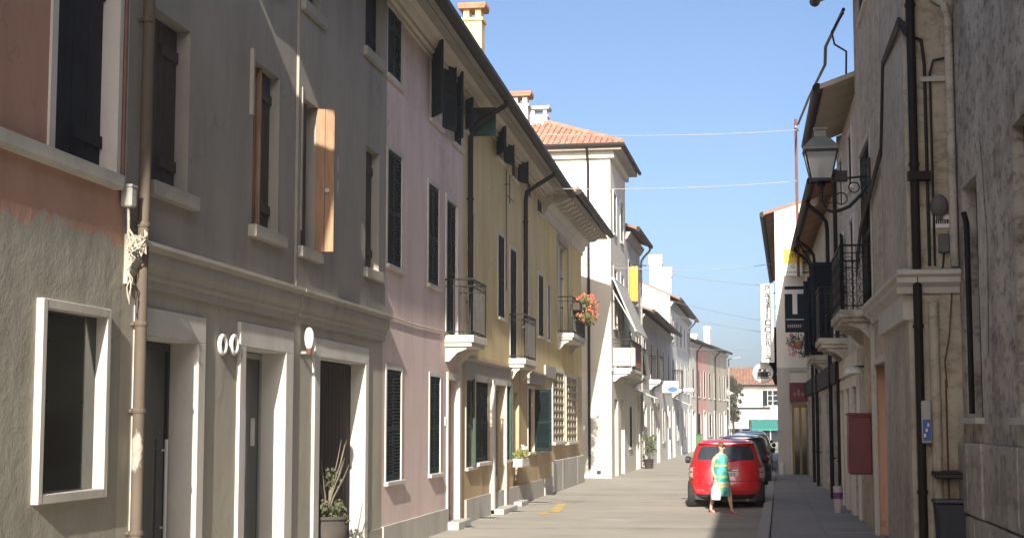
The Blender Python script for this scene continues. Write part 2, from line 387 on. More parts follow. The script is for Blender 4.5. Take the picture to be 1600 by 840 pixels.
def window(B, s0, s1, z0, z1, dp=.16, sur=(.09, .025, 'trimwhite'), sill=(.055, .07, .10, 'trimwhite'), leaves=(0, 0), style='louvre',
           mat='green', ln=-.02, frame='whitepaint', pane='glass', muntins=True, name='window', hood=None):
    B.ops.append((s0, s1, z0, z1, dp)); fr = .05
    if leaves and all(a is not None and a < 60 for a in leaves): frame = mat
    mb = MB(); g = .004; y = dp - .05
    mb.box(s0+g, s0+fr, y-.02, y+.02, z0+g, z1-g); mb.box(s1-fr, s1-g, y-.02, y+.02, z0+g, z1-g)
    mb.box(s0+fr, s1-fr, y-.018, y+.018, z0+g, z0+fr); mb.box(s0+fr, s1-fr, y-.018, y+.018, z1-fr, z1-g)
    sm = (s0+s1)/2
    if muntins:
        mb.box(sm-.035, sm+.035, y-.025, y+.018, z0+fr, z1-fr)
        for k in (1, 2): mb.box(s0+fr, s1-fr, y-.012, y+.012, z0+(z1-z0)*k/3-.014, z0+(z1-z0)*k/3+.014)
    W = mb.build(name, M[frame], B.root)
    MB().box(s0+g, s1-g, y+.022, y+.03, z0+g, z1-g).build('pane', M[pane], W)
    if sur:
        w, p, mt = sur; q = MB(); e = .003
        q.nb(s0-w, s0-e, -.02, p, z0, z1); q.nb(s1+e, s1+w, -.02, p, z0, z1); q.nb(s0-w, s1+w, -.02, p, z1+e, z1+w)
        q.build('surround', M[mt], W)
    if sill:
        p, h, ex, mt = sill
        MB().nb(s0-ex, s1+ex, -.1, p, z0-h, z0-.002).build('sill', M[mt], W, bevel=.006)
    if leaves:
        wd = (s1-s0)/2 - .006
        for i, an in enumerate(leaves):
            if an is None: continue
            if i == 0: shutter(W, s0+.003, z0+.01, wd, z1-z0-.02, an, 1, style, mat, ln if an < 60 else .035)
            else: shutter(W, s1-.003, z0+.01, wd, z1-z0-.02, an, -1, style, mat, ln if an < 60 else .035)
    return W
def balcony(B, s0, s1, z, proj, h=1.0, slab='trimwhite', th=.12, brackets=True, pitch=.13, scroll=False):
    mb = MB(); mb.nb(s0, s1, -.02, proj, z-th, z); mb.nb(s0+.04, s1-.04, -.02, proj-.04, z-th-.07, z-th+.001)
    W = mb.build('balcony', M[slab], B.root, bevel=.008)
    if brackets:
        for x in (s0+.1, s1-.2):
            MB().prof([(0,z-th-.32), (0,z-th-.068), (proj-.14,z-th-.068), (proj-.14,z-th-.11), (proj*.4,z-th-.17), (.06,z-th-.32)], x, x+.1).build('bracket', M[slab], W)
    r = MB(); e = .03; pts = [(s0+e, .0), (s0+e, proj-e), (s1-e, proj-e), (s1-e, .0)]
    for (a, b), (c, d) in zip(pts, pts[1:]):
        n = max(2, int(math.hypot(c-a, d-b)/pitch))
        for i in range(n+1):
            t = i/n; x, q = a+(c-a)*t, b+(d-b)*t
            r.nb(x-.006, x+.006, q-.006, q+.006, z, z+h)
            if scroll and i < n:
                xm, qm = a+(c-a)*(t+.5/n), b+(d-b)*(t+.5/n); u = Vector((c-a, -(d-b), 0)).normalized()
                for zz in (.14, .34, .54, .74): r.ring((xm, -qm, z+zz), u.cross(Vector((0,0,1))), u, pitch*.36, .006, 8, 4)
        for zz, rr in ((h, .018), (.06, .011), (h-.12, .009)):
            r.tube([(a,-b,z+zz), (c,-d,z+zz)], rr, 6)
    r.build('railing', M['iron'], W, fix=False)
    return W
def chimney(B, s, n, z0, z1, w=.5, d=.5, mat='yellow2', cap='terra'):
    mb = MB(); mb.nb(s, s+d, n-w, n, z0, z1-.38); mb.nb(s-.04, s+d+.04, n-w-.04, n+.04, z1-.38, z1-.32)
    W = mb.build('chimney', M[mat], B.roof)
    e = .02
    for a in (s+e, s+d-.12-e):
        for b in (n-w+e, n-.12-e): MB().nb(a, a+.12, b, b+.12, z1-.32, z1-.12).build('cap_post', M[mat], B.roof)
    MB().nb(s-.08, s+d+.08, n-w-.08, n+.08, z1-.12, z1-.05).build('chimney_cap', M[cap], B.roof)
    t = MB()
    for i in range(4): t.tube([(s-.06+(d+.12)*(i+.5)/4, -n-.1, z1-.03), (s-.06+(d+.12)*(i+.5)/4, -n+w+.1, z1-.03)], .06, 8)
    t.build('cap_tiles', M[cap], B.roof)
def tile_field(origin, across, upv, W, Lf, pitch=.22, row=.36, r=.085):
    """barrel tiles on a slope: across and up unit vectors; Lf(u) -> (v0, v1) run of the column at u"""
    mb = MB(); o, a, u = Vector(origin), Vector(across), Vector(upv); nrm = a.cross(u).normalized()
    if nrm.z < 0: nrm = -nrm
    x = pitch/2
    while x < W:
        v0, v1 = Lf(x); v = v0
        while v < v1 - .05:
            e = min(v+row+.05, v1+.02); A = []
            jx = random.uniform(-.012, .012); lift = random.uniform(0, .012)
            for vv, rr, up in ((v, r*1.06, .03+lift), (e, r*.86, .008)):
                A.append([o + a*(x+jx+rr*math.cos(t)) + u*vv + nrm*(rr*math.sin(t)*.8+up) for t in [math.pi*k/5 for k in range(6)]])
            vs = A[0] + A[1]; mb.add(vs, [(k, k+1, 7+k, 6+k) for k in range(5)] + [tuple(range(6))[::-1]])
            v += row
        x += pitch
    return mb
def text_obj(s, size, mat, parent, loc, rot, name='lettering', ext=.003, ax='CENTER', spacing=1.0, bold=.006):
    cu = bpy.data.curves.new(name, 'FONT'); cu.body = s; cu.size = size; cu.extrude = ext; cu.offset = bold*size/.3; cu.align_x = ax; cu.align_y = 'CENTER'; cu.space_character = spacing
    t = bpy.data.objects.new(name, cu); COL.objects.link(t); bpy.context.view_layer.update()
    me = bpy.data.meshes.new_from_object(t.evaluated_get(bpy.context.evaluated_depsgraph_get()))
    COL.objects.unlink(t); bpy.data.objects.remove(t); me.materials.clear(); me.materials.append(M[mat])
    o = bpy.data.objects.new(name, me); COL.objects.link(o); o.parent = parent; o.location = loc; o.rotation_euler = rot; return o
def cable(name, pts, r, mat, label, cat='cable', group=None, n=6): return tag(MB().tube(pts, r, n).build(name, M[mat], smooth=True), label, cat, group)
def sag(a, b, s, n=14):
    a, b = Vector(a), Vector(b); return [a.lerp(b, i/n) - Vector((0,0,s*4*(i/n)*(1-i/n))) for i in range(n+1)]
def leaves(mb, c, R, n, size, flat=(1,1,1), rng=random):
    c = Vector(c)
    for _ in range(n):
        while True:
            p = Vector((rng.uniform(-1,1), rng.uniform(-1,1), rng.uniform(-1,1)))
            if p.length <= 1: break
        p = c + Vector((p.x*R*flat[0], p.y*R*flat[1], p.z*R*flat[2])); s = size*rng.uniform(.6,1.3)
        e = Euler((rng.uniform(0,6.3), rng.uniform(0,6.3), rng.uniform(0,6.3))).to_matrix()
        mb.add([p+e@Vector(q)*s for q in ((-.5,0,0), (0,-.28,.06), (.5,0,0), (0,.28,.06))], [(0,1,2,3)])


# ------------------------------------------------------------------ ground, road, pavement
LX, RX = -5.08, 1.93
g = struct(MB().quad((-400,-200,-.05), (400,-200,-.05), (400,900,-.05), (-400,900,-.05)).build('ground', M['paving']))
def kerb_x(y): return -.36 + .0202*y if y < 52 else .69 + (y-52)*.004
rd = MB(); ys = [-30] + list(range(-20, 171, 4))
for a, b in zip(ys, ys[1:]): rd.quad((-9,a,0), (kerb_x(a)-.02,a,0), (kerb_x(b)-.02,b,0), (-9,b,0))
road = struct(rd.build('road', M['road'], fix=False))
rd2 = struct(MB().quad((-40,110,.004), (40,110,.004), (40,170,.004), (-40,170,.004)).build('square', M['road']))
# the paved strip on the right, one slab after the other, behind a row of kerb stones
PZ = .11
pv = struct(MB().quad((-.3,-30,PZ-.012), (3.2,-30,PZ-.012), (4.0,70,PZ-.012), (kerb_x(70)+.2,70,PZ-.012)).build('pavement', M['paving']))
kme = {}
y = 6.0; i = 0
while y < 66:
    ln = 1.0; x = kerb_x(y+.5)
    mb = MB().box(-.02, .16, .006, ln-.006, -.04, PZ+.004)
    if 'k' not in kme: kme['k'] = mb.build('kerb_stone', M['kerb'], pv, bevel=.012)
    o = kme['k'] if i == 0 else obj_of(kme['k'].data, 'kerb_stone', pv)
    o.location = (x-.0101, y, random.uniform(-.004,.004)); o.rotation_euler = (0,0,-.0202 if y < 52 else 0); y += ln; i += 1
slabs = {}
y = 12.0; i = 0
while y < 50:
    dy = 1.15; x0 = kerb_x(y+dy)+.165; x1 = RX+.05; nx = 2
    for k in range(nx):
        a = x0+(x1-x0)*k/nx; b = x0+(x1-x0)*(k+1)/nx
        o = MB().box(a+.006, b-.006, y+.006, y+dy-.006, PZ-.05, PZ+random.uniform(-.004,.005)).build('paving_slab', M['paving'], pv)
    y += dy
# worn paint on the road
for pts in ([(858,800),(874,800),(886,786),(872,786)], [(874,788),(890,784),(908,780),(893,783)], [(840,803),(858,803),(862,799),(846,799)]):
    q = [gnd(*p) for p in pts]; MB().poly([(p.x,p.y,.005) for p in q]).build('road_marking', M['ymark'], road)
for x0, y0, x1, y1 in ((1000,778,1072,777), (1060,776,1075,775), (930,812,975,812)):
    a, b = gnd(x0,y0), gnd(x1,y1); MB().quad((a.x,a.y,.005), (b.x,b.y,.005), (b.x,b.y+.14,.005), (a.x,a.y+.14,.005)).build('road_marking', M['wmark'], road)
# iron gratings by the left doors
for k, (xa, ya) in enumerate([(712,823),(752,809),(792,799),(838,785)]):
    p = gnd(xa, ya); d = thing('drain_grate', ['low iron drain grate in front of the pink house door', 'iron drain grate beside the white glazed doorway', 'iron drain grate below the flower box window', 'farthest iron drain grate by the ochre house wall'][k], 'grate', (p.x, p.y, 0), 0, 'drain grates along the left wall')
    MB().box(-.32,.32,-.22,.22,.001,.008).build('frame', M['greypaint'], d)
    b = MB()
    for j in range(11): b.box(-.28+.052*j, -.255+.052*j, -.19, .19, .008, .014)
    b.build('bars', M['iron'], d)

# ------------------------------------------------------------------ LEFT: salmon house
A = House('salmon_house', 'nearest house on the left, salmon plaster above rough grey plaster', (LX,-14), (LX,11.95), 8.1)
s0, s1, z0, z1 = A.rect(85, 183, 40, 236); z1 = z0 + 1.75
wA = window(A, s0, s1, z0, z1, dp=.22, sur=None, sill=None, leaves=(0,0), style='plank', mat='bluegrey', ln=-.15, frame='navy', muntins=False)
q = MB(); q.nb(s0-.1, s0-.003, -.02, .02, z0, z1); q.nb(s1-.012, s1+.06, -.2, .02, z0, z1); q.nb(s0-.1, s1+.06, -.02, .02, z1+.003, z1+.1)
q.build('surround', M['trimwhite'], wA)
for ds in (-3.2, -6.4, -9.6):
    window(A, s0+ds, s1+ds, z0, z1, dp=.2, sill=None, style='plank', mat='bluegrey')
# string course that carries the upper sill
A.part('string_course', 'marble', MB().prof([(-.02,z0-.125), (.06,z0-.125), (.075,z0-.1), (.075,z0-.012), (.06,z0), (-.02,z0)], .1, A.L-.17))
# framed display window
s0, s1, za, zb = A.rect(54, 171, 462, 789, .05); s0 = A.px(53, 620)[0]
cx0, cx1 = s0, s1
A.ops.append((s0+.06, s1-.06, za+.06, zb-.06, .14))
A.wall(M['salmon'])
dw = MB(); t = .07; pr = .055
dw.nb(s0,s0+t,-.13,pr,za,zb); dw.nb(s1-t,s1,-.13,pr-.004,za,zb); dw.nb(s0+t,s1-t,-.13,pr-.002,zb-t,zb); dw.nb(s0+t,s1-t,-.13,pr-.002,za,za+t)
D0 = A.part('display_window', 'marble', dw, bevel=.005)
MB().nb(s0+t,s1-t,-.05,-.044,za+t,zb-t).build('pane', M['glassg'], D0)
hk = MB()
for fx in (.25,.75):
    for fz in (.2,.5,.8): hk.lathe((s0+(s1-s0)*fx, .04, za+(zb-za)*fz), [(.008,-.008),(.008,.008)], 8)
hk.build('pane_fixing', M['black'], D0)
A.shell(M['salmon'], ov=.8, ze=8.1, r1=-.75)
# copper strip pipe, junction box and the tangle of cable at the corner
xs = A.px(189, 150)[0]
A.part('conduit', 'copperpipe', MB().tube([(xs,-.03,3.75),(xs,-.03,8.0)], .022, 8), smooth=True)
A.part('conduit', 'cablew', MB().tube([(xs+.055,-.02,3.7),(xs+.055,-.02,8.0)], .018, 8), smooth=True)
js, jz = A.px(190, 309); jb = thing('junction_box', 'pale grey junction box on the corner beside the rusty downpipe', 'electrical box', A.P0 + A.d*js + A.N*.06 + Vector((0,0,jz-.08)))
MB().box(-.05,.05,-.055,.055,0,.17).build('case', M['plastic'], jb, bevel=.012)
MB().box(-.055,.055,-.06,.06,.165,.185).build('lid', M['plastic'], jb)
MB().tube([(0,0,0),(.01,-.01,-.1),(0,.02,-.2)], .012, 6).build('cable_stub', M['cord'], jb)
ck = MB(); rr = random.Random(3); c0 = A.P0 + A.d*(js+.06) + A.N*.12 + Vector((0,0,jz-.38))
for k in range(11):
    a0 = rr.uniform(0,6.28); pts = []
    for j in range(9):
        a = a0 + j*.8; pts.append(c0 + Vector((math.cos(a)*.075*rr.uniform(.7,1.15), math.sin(a)*.085*rr.uniform(.7,1.15), rr.uniform(-.09,.09)+.04*math.sin(a*2))))
    ck.tube(pts, .007, 5)
for k in range(3):
    x = -.08+.015*k; pts = [c0 + Vector((rr.uniform(-.03,.02)-.03, x+rr.uniform(-.02,.02), -.08-.07*j)) for j in range(7)]; ck.tube(pts, .005, 5)
tag(ck.build('cable_bundle', M['cord'], smooth=True), 'tangled coil of frayed cable tied to the rusty downpipe', 'cable')

# ------------------------------------------------------------------ LEFT: grey house with shopfront
Bh = House('grey_house', 'dark grey plastered house with three white framed doorways and a cornice', (LX,11.952), (LX,21.1), 8.1)
s_mid = Bh.px(461, 300)[0]
def bwin(xl, xr, yt, yb, dp, leaves, mat='brown', style='plank', ln=-.1, sill=True, extra=.1, h=None):
    s0, s1, z0, z1 = Bh.rect(xl, xr, yt, yb)
    if h: z1 = z0 + h
    return window(Bh, s0, s1, z0, z1, dp=dp, sur=None, sill=(.09,.13,extra,'trimgrey') if sill else None, leaves=leaves, style=style, mat=mat, ln=ln, frame='brown', muntins=False), s0, s1, z0, z1
bwin(238, 296, 8, 284, .22, (0,0), ln=-.15)
w2, a, b, c, e = bwin(395, 436, 92, 352, .2, (None,None))
shutter(w2, a+(b-a)*.42, c+.01, .105, e-c-.02, 92, -1, 'plank', 'oakwood', -.145)
shutter(w2, b-.004, c+.01, .42, e-c-.02, 4, -1, 'plank', 'brown', -.13)
w3, a, b, c, e = bwin(467, 493, 150, 385, .2, (None,None))
lf = shutter(w3, b-.004, c+.01, .23, e-c-.02, 97, -1, 'plank', 'oakwood', .0)
MB().tube([(.15,-.05,(e-c)*.42),(.15,.05,(e-c)*.42)], .028, 8).build('knob', M['trimwhite'], lf)
shutter(w3, a+.004, c+.01, .4, e-c-.02, 10, 1, 'plank', 'brown', -.12)
bwin(568, 589, 226, 418, .16, (0,0), ln=-.1)
bwin(568, 591, -60, 74, .10, (0,0), ln=-.07, mat='bluegrey')
bwin(472, 500, -190, 2, .16, (0,0), ln=-.1)
bwin(396, 436, -330, -60, .16, (0,0), ln=-.1)
for xl, xr in ((467,470),(391,394)):
    a, b, c, e = Bh.rect(xl, xr, 75 if xl < 400 else 135, 180 if xl < 400 else 360)
    Bh.part('window_trim', 'trimgrey', MB().nb(a-.01, a+.035, -.01, .04, c, e))
ZC = 3.07
def door(xl, xr, yt, frame_out, dp, mat, nm='door', sur=True):
    s0, s1, _, z1 = Bh.rect(xl, xr, yt, 800); Bh.ops.append((s0, s1, 0.0, z1, dp))
    o0 = Bh.px(frame_out[0], 650)[0]; o1 = Bh.px(frame_out[1], 650)[0]; oz = Bh.px(frame_out[0], frame_out[2])[1]
    q = MB(); p = .035
    q.nb(o0, s0-.002, -.01, p, 0, z1); q.nb(s1+.002, o1, -.01, p, 0, z1); q.nb(o0, o1, -.01, p, z1+.002, oz)
    q.nb(s0-.001, s0+.006, -dp+.01, p-.004, 0, z1); q.nb(s1-.008, s1+.001, -dp+.01, p-.004, 0, z1); q.nb(s0, s1, -dp+.01, p-.004, z1-.008, z1+.001)
    W = q.build('doorway', M['trimwhite'], Bh.root, bevel=.004)
    return W, s0, s1, z1
W, a, b, z = door(207, 303, 521, (205.4,314,476), .30, 'glass')
f = MB(); f.box(a+.01,a+.06,.24,.28,.02,z-.02); f.box(b-.06,b-.01,.24,.28,.02,z-.02); f.box(a+.06,b-.06,.24,.28,z-.08,z-.02); f.box(a+.06,b-.06,.24,.28,.02,.12)
dr = f.build('door', M['black'], W); MB().box(a+.06,b-.06,.255,.265,.12,z-.08).build('pane', M['glass'], dr)
h = MB(); h.tube([(b-.16,.2,.75),(b-.16,.2,1.65)], .016, 8); h.tube([(b-.16,.2,.85),(b-.16,.245,.85)], .012, 6); h.tube([(b-.16,.2,1.55),(b-.16,.245,1.55)], .012, 6)
h.build('handle', M['whitepaint'], dr, smooth=True)
W, a, b, z = door(378, 441, 541, (369,453,502), .29, 'glass')
f = MB(); f.box(a+.01,a+.06,.24,.28,.02,z-.02); f.box(b-.06,b-.01,.24,.28,.02,z-.02); f.box(a+.06,b-.06,.24,.28,z-.08,z-.02); f.box(a+.06,b-.06,.24,.28,.02,.12)
dr = f.build('door', M['greypaint'], W); MB().box(a+.06,b-.06,.255,.265,.12,z-.08).build('pane', M['glass'], dr)
MB().box(b-.34,b-.2,.248,.2545,1.55,1.85).build('notice', M['plastic'], dr)
W, a, b, z = door(495, 567, 557, (487,572,527), .22, 'curtain')
cu = MB(); n = 26
for k in range(n):
    x0 = a+.01+(b-a-.02)*k/n; x1 = a+.01+(b-a-.02)*(k+1)/n
    cu.quad((x0,.17+.018*(k % 2),.04), (x1,.17+.018*((k+1) % 2),.04), (x1,.17+.018*((k+1) % 2),z-.03), (x0,.17+.018*(k % 2),z-.03))
cu.build('curtain', M['curtain'], W, fix=False, label='brown curtain hung in the third doorway')
Bh.wall(M['grey_low'], 0, Bh.L, 0, ZC)
Bh.wall(M['grey_up'], 0, s_mid, ZC, 8.1)
Bh.wall(M['grey_up'], s_mid, Bh.L, ZC, 8.1, n=.03)
Bh.part('plinth', 'trimgrey', MB().nb(Bh.px(573,700)[0], Bh.L-.002, -.01, .02, 0, .35))
cp = [(-.01,ZC-.13), (.035,ZC-.13), (.035,ZC-.06), (.06,ZC-.03), (.06,ZC), (.10,ZC+.07), (.10,ZC+.17), (.145,ZC+.21), (.145,ZC+.245), (-.01,ZC+.29)]
Bh.part('cornice', 'trimgrey', MB().prof(cp, .03, s_mid-.002)); Bh.part('cornice', 'trimgrey', MB().prof([(n+.004,z-.004) if n > 0 else (n,z) for n, z in cp], s_mid+.004, Bh.L))
Bh.shell(M['grey_up'], ov=.76, ze=8.1, r0=-.35)
# rusty downpipe at the joint of the two houses
xs = Bh.px(207, 420)[0]; dpipe = MB().tube([(xs,-.085,.0), (xs,-.085,3.0), (xs+.01,-.09,5.0), (xs,-.085,8.0)], .050, 12).build('downpipe', M['rustpipe'], Bh.root, smooth=True)
for z in (.9, 1.9, 2.62, 3.45, 5.2): MB().lathe((xs,-.085,z), [(.057,-.02),(.061,0),(.057,.02)], 12).box(xs-.015,xs+.015,-.04,0,z-.012,z+.012).build('pipe_clamp', M['rustpipe'], dpipe)
# round vents
for x in (343, 361):
    a, z = Bh.px(x, 538); v = MB().ring((a,-.03,z), (0,1,0), (1,0,0), .085, .022, 24, 8).build('vent', M['whitepaint'], Bh.root, smooth=True)
    MB().loft([[(a+.075*math.cos(t)*q, -.012, z+.075*math.sin(t)*q) for t in [2*math.pi*k/20 for k in range(20)]] for q in (1.0,.02)], caps=False).build('vent_grille', M['black'], v, fix=False)
a, z = Bh.px(483, 530, .1); wl = thing('wall_lamp', 'white egg shaped wall lamp left of the curtained doorway', 'lamp', Bh.P0 + Bh.d*a + Vector((0,0,z-.17)), Bh.root.rotation_euler.z)
MB().lathe((0,-.10,.06), [(.025,0),(.046,.05),(.056,.12),(.050,.19),(.03,.235),(.006,.25)], 16).build('globe', M['whitepaint'], wl, smooth=True)
MB().lathe((0,-.10,.0), [(.03,0),(.036,.02),(.036,.065),(.03,.07)], 12).build('socket', M['copperpipe'], wl, smooth=True)
MB().box(-.02,.02,-.10,0,.005,.035).build('arm', M['greypaint'], wl)
# planted urn in the third doorway
ux, uy = Bh.px(514, 830, .05)[0], .06
up = Bh.P0 + Bh.d*(ux) + Bh.N*.02
ur = thing('planted_urn', 'tall dark urn with bare twigs and trailing leaves in the curtained doorway', 'plant', (up.x, up.y, 0)); ur.scale = (1.22,1.22,1.12)
MB().lathe((0,0,0), [(.13,0),(.14,.03),(.10,.06),(.11,.10),(.19,.32),(.215,.5),(.20,.56),(.225,.58),(.225,.61),(.19,.61),(.17,.55)], 20).build('pot', plain('dark_clay', (.075,.065,.055), .8, .4), ur, smooth=True)
lf = MB(); R_ = random.Random(11)
for k in range(26):
    an = R_.uniform(0,6.28); rr_ = R_.uniform(.05,.22); leaves(lf, (rr_*math.cos(an), rr_*math.sin(an), .66+R_.uniform(-.12,.1)), .07, 16, .05, rng=R_)
leaves(lf, (.02,.03,1.0), .12, 110, .055, rng=R_); leaves(lf, (-.05,-.16,.7), .11, 60, .06, rng=R_)
lf.build('foliage', leafm('dusty_leaves', (.05,.056,.026), (.10,.105,.05)), ur, fix=False)
st = MB()
for k in range(12):
    an = R_.uniform(0,6.28); L_ = R_.uniform(.5,.85); dx, dy = math.cos(an)*.22*R_.uniform(.5,1.2), math.sin(an)*.26*R_.uniform(.5,1.2)
    st.tube([(0,0,.58),(dx*.3,dy*.3,.58+L_*.4),(dx*.75,dy*.75,.58+L_*.75),(dx,dy,.58+L_)], [.009,.007,.005,.002], 5)
st.tube([(.02,.03,.6),(.02,.03,.92)], .012, 6)
st.build('twig', plain('pale_twig', (.20,.17,.13), .8, .2), ur)

# ------------------------------------------------------------------ LEFT: pink house
Cc = House('pink_house', 'pink plastered house with dark louvred shutters and a small balcony', (LX,21.102), (LX,27.2), 7.98)
def cwin(B, xl, xr, yt, yb, leaves=(0,0), h=None, **k):
    s0, s1, z0, z1 = B.rect(xl, xr, yt, yb)
    if h: z1 = z0 + h
    return window(B, s0, s1, z0, z1, leaves=leaves, **k), s0, s1, z0, z1
ps = dict(sur=(.07,.015,'trimwhite'), sill=(.06,.06,.09,'trimwhite'), mat='green')
cwin(Cc, 605, 627, 10, 115, h=1.55, **{**ps, 'mat': 'navy'})
cwin(Cc, 673, 690, 75, 185, leaves=(148,163), h=1.25, **{**ps, 'mat': 'navy'})
cwin(Cc, 709, 721, 130, 222, leaves=(150,0), h=1.2, style='louvre', **{**ps, 'mat': 'navy'})
cwin(Cc, 605, 627, 230, 412, **ps); cwin(Cc, 669, 685, 284, 442, **ps)
cwin(Cc, 603, 626, 576, 752, **ps); cwin(Cc, 671, 687, 587, 740, **ps)
W, a, b, c, e = cwin(Cc, 697, 714, 310, 524, leaves=None, sur=(.09,.02,'trimwhite'), sill=None, frame='green')
shutter(W, a+.003, c+.01, (b-a)/2-.01, e-c-.02, 3, 1, 'louvre', 'green', -.05); shutter(W, b-.003, c+.01, (b-a)/2-.01, e-c-.02, 3, -1, 'louvre', 'green', -.05)
balcony(Cc, a-.12, b+.30, c, .50, h=.95, slab='cream')
s0, s1, _, z1 = Cc.rect(699, 714, 592, 800); Cc.ops.append((s0, s1, 0, z1, .2))
dr = MB().box(s0+.005,s1-.005,.12,.16,.01,z1-.005).build('door', M['redbrown'], Cc.root); pn = MB()
for k in range(3): pn.box(s0+.12,s1-.12,.105,.119,.2+k*.68,.75+k*.68)
pn.build('door_panel', M['redbrown'], dr); MB().lathe((s1-.1,.09,1.0), [(.02,-.02),(.025,0),(.02,.02)], 8).build('handle', M['yel'], dr)
q = MB(); q.nb(s0-.10,s0-.002,-.05,.03,0,z1); q.nb(s1+.002,s1+.16,-.05,.05,0,z1+.0); q.nb(s0-.10,s1+.16,-.05,.03,z1+.002,z1+.12)
q.build('surround', M['trimwhite'], Cc.root); MB().nb(s0-.1,s1+.18,-.1,.22,0,.13).build('doorstep', M['stone'], Cc.root, bevel=.01)
Cc.wall(M['pink'])
Cc.part('plinth', 'stone', MB().nb(.002, s0-.11, -.01, .035, 0, .36))
Cc.part('house_number', 'whitepaint', MB().nb(s0-.25, s0-.13, .001, .012, 1.75, 1.9))
def eave_cornice(B, ze, mat, ov, s0=.002, s1=None):
    s1 = B.L-.002 if s1 is None else s1
    B.part('cornice', mat, MB().prof([(-.01,ze-.20), (.035,ze-.20), (.035,ze-.13), (.09,ze-.12), (.09,ze-.05), (.15,ze-.04), (.20,ze+.02), (.30,ze+.02), (.30,ze+.045), (-.01,ze+.12)], s0, s1))
    u = lambda n: ze-.094+(ov-n)*.36
    B.part('soffit', 'trimgrey', MB().prof([(.305,u(.305)), (.305,u(.305)-.03), (.46,u(.46)-.03), (.46,u(.46)-.055), (.52,u(.52)-.055), (.52,u(.52)-.03), (ov-.03,u(ov-.03)-.03), (ov-.03,u(ov-.03))], s0, s1))
eave_cornice(Cc, 8.02, 'cream', .70); Cc.shell(M['pink'], ov=.70, ze=8.02)
def tilt(B, k):
    for o in B.root.children:
        if o.name.split('.')[0] in ('cornice', 'soffit', 'roof', 'gutter', 'wall', 'end_wall'):
            for v in o.data.vertices:
                if v.co.z > 7.3: v.co.z -= k*v.co.x
tilt(Cc, .0235)
Cc.part('string_cable', 'cord', MB().tube([(.02,-.02,3.32),(2.,-.02,3.30),(4.2,-.02,3.33),(5.4,-.02,3.28)], .012, 5))

# ------------------------------------------------------------------ LEFT: yellow house
Dd = House('yellow_house', 'long ochre yellow house with two dark downpipes and a glazed shop door', (LX,27.202), (LX,38.4), 7.86)
ys_ = dict(sur=(.07,.015,'trimwhite'), sill=(.06,.06,.08,'trimwhite'), mat='green')
nav = {**ys_, 'mat': 'navy'}
W, a, b, c, e = cwin(Dd, 726, 736, 158, 203, leaves=(150,None), h=.56, **nav)
shutter(W, b, c, .43, e-c-.02, 92, -1, 'panel', 'greenl', .04)
cwin(Dd, 775, 786, 204, 243, leaves=(150,165), h=.62, style='panel', **nav)
cwin(Dd, 799, 808, 244, 275, leaves=(0,160), h=.62, style='panel', **nav)
cwin(Dd, 823, 829, 274, 306, leaves=(0,0), h=.58, style='panel', **nav); cwin(Dd, 839, 846, 302, 330, leaves=(0,0), h=.58, **nav)
cwin(Dd, 731, 740, 330, 470, **ys_); cwin(Dd, 778, 788, 365, 494, **ys_)
W, a, b, c, e = cwin(Dd, 797, 807, 387, 560, sur=(.07,.015,'trimwhite'), sill=None)
balcony(Dd, a-.15, b+.75, c, .36, h=.95, slab='cream')
cwin(Dd, 817, 825, 410, 508, **ys_); cwin(Dd, 841, 849, 428, 524, **ys_)
# ground floor: shutters, shop window, glazed doorway
cwin(Dd, 728, 741, 590, 730, leaves=(0,12), **{**ys_, 'mat': 'greenl'})
s0, s1, z0, z1 = Dd.rect(744, 762, 592, 722); window(Dd, s0, s1, z0, z1, sur=None, sill=(.08,.07,.08,'trimwhite'), leaves=(0,0), mat='green', style='louvre')
s0, s1, _, z1 = Dd.rect(768, 786, 600, 790); Dd.ops.append((s0, s1, 0, z1, .2))
q = MB(); q.nb(s0-.20,s0-.002,-.19,.09,0,z1); q.nb(s1+.002,s1+.14,-.19,.07,0,z1); q.nb(s0-.2,s1+.14,-.19,.07,z1+.002,z1+.1)
W = q.build('doorway', M['trimwhite'], Dd.root)
f = MB(); f.box(s0+.01,s0+.07,.1,.14,.02,z1-.01); f.box(s1-.07,s1-.01,.1,.14,.02,z1-.01); f.box(s0+.07,s1-.07,.1,.14,z1-.1,z1-.01); f.box(s0+.07,s1-.07,.1,.14,.02,.7)
dr = f.build('door', M['greypaint'], W); MB().box(s0+.07,s1-.07,.115,.125,.7,z1-.1).build('pane', M['glass'], dr)
MB().nb(s0-.2,s1+.2,-.1,.28,0,.1).build('doorstep', M['stone'], W, bevel=.01)
cwin(Dd, 790, 799, 600, 718, leaves=(0,8), **{**ys_, 'mat': 'greenl'})
s0, s1, _, z1 = Dd.rect(802, 811, 612, 770); Dd.ops.append((s0, s1, 0, z1, .16))
dr = MB().box(s0+.005,s1-.005,.09,.13,.01,z1-.005).build('door', M['greypaint'], Dd.root); q = MB()
for k in range(3): q.box(s0+.1,s1-.1,.078,.089,.2+k*.62,.7+k*.62)
q.build('door_panel', M['greypaint'], dr); MB().nb(s0-.1,s1+.1,-.05,.2,0,.1).build('doorstep', M['stone'], Dd.root, bevel=.01)
cwin(Dd, 825, 834, 606, 706, leaves=(0,60), **ys_)
s, z = Dd.px(822, 590); Dd.part('plinth', 'stone', MB().nb(.3, Dd.L-.3, -.01, .03, 0, .42)); 
ZS = 3.05
a, b = .05, Dd.px(795, 570)[0]; za, zb = Dd.px(760,598)[1], Dd.px(760,566)[1]
Dd.part('fascia', 'trimgrey', MB().prof([(-.01,za), (.05,za), (.05,zb-.06), (.10,zb-.02), (.10,zb), (-.01,zb)], a, b))
a, b = Dd.px(824,585)[0], Dd.px(849,590)[0]; za, zb = Dd.px(835,600)[1], Dd.px(835,582)[1]
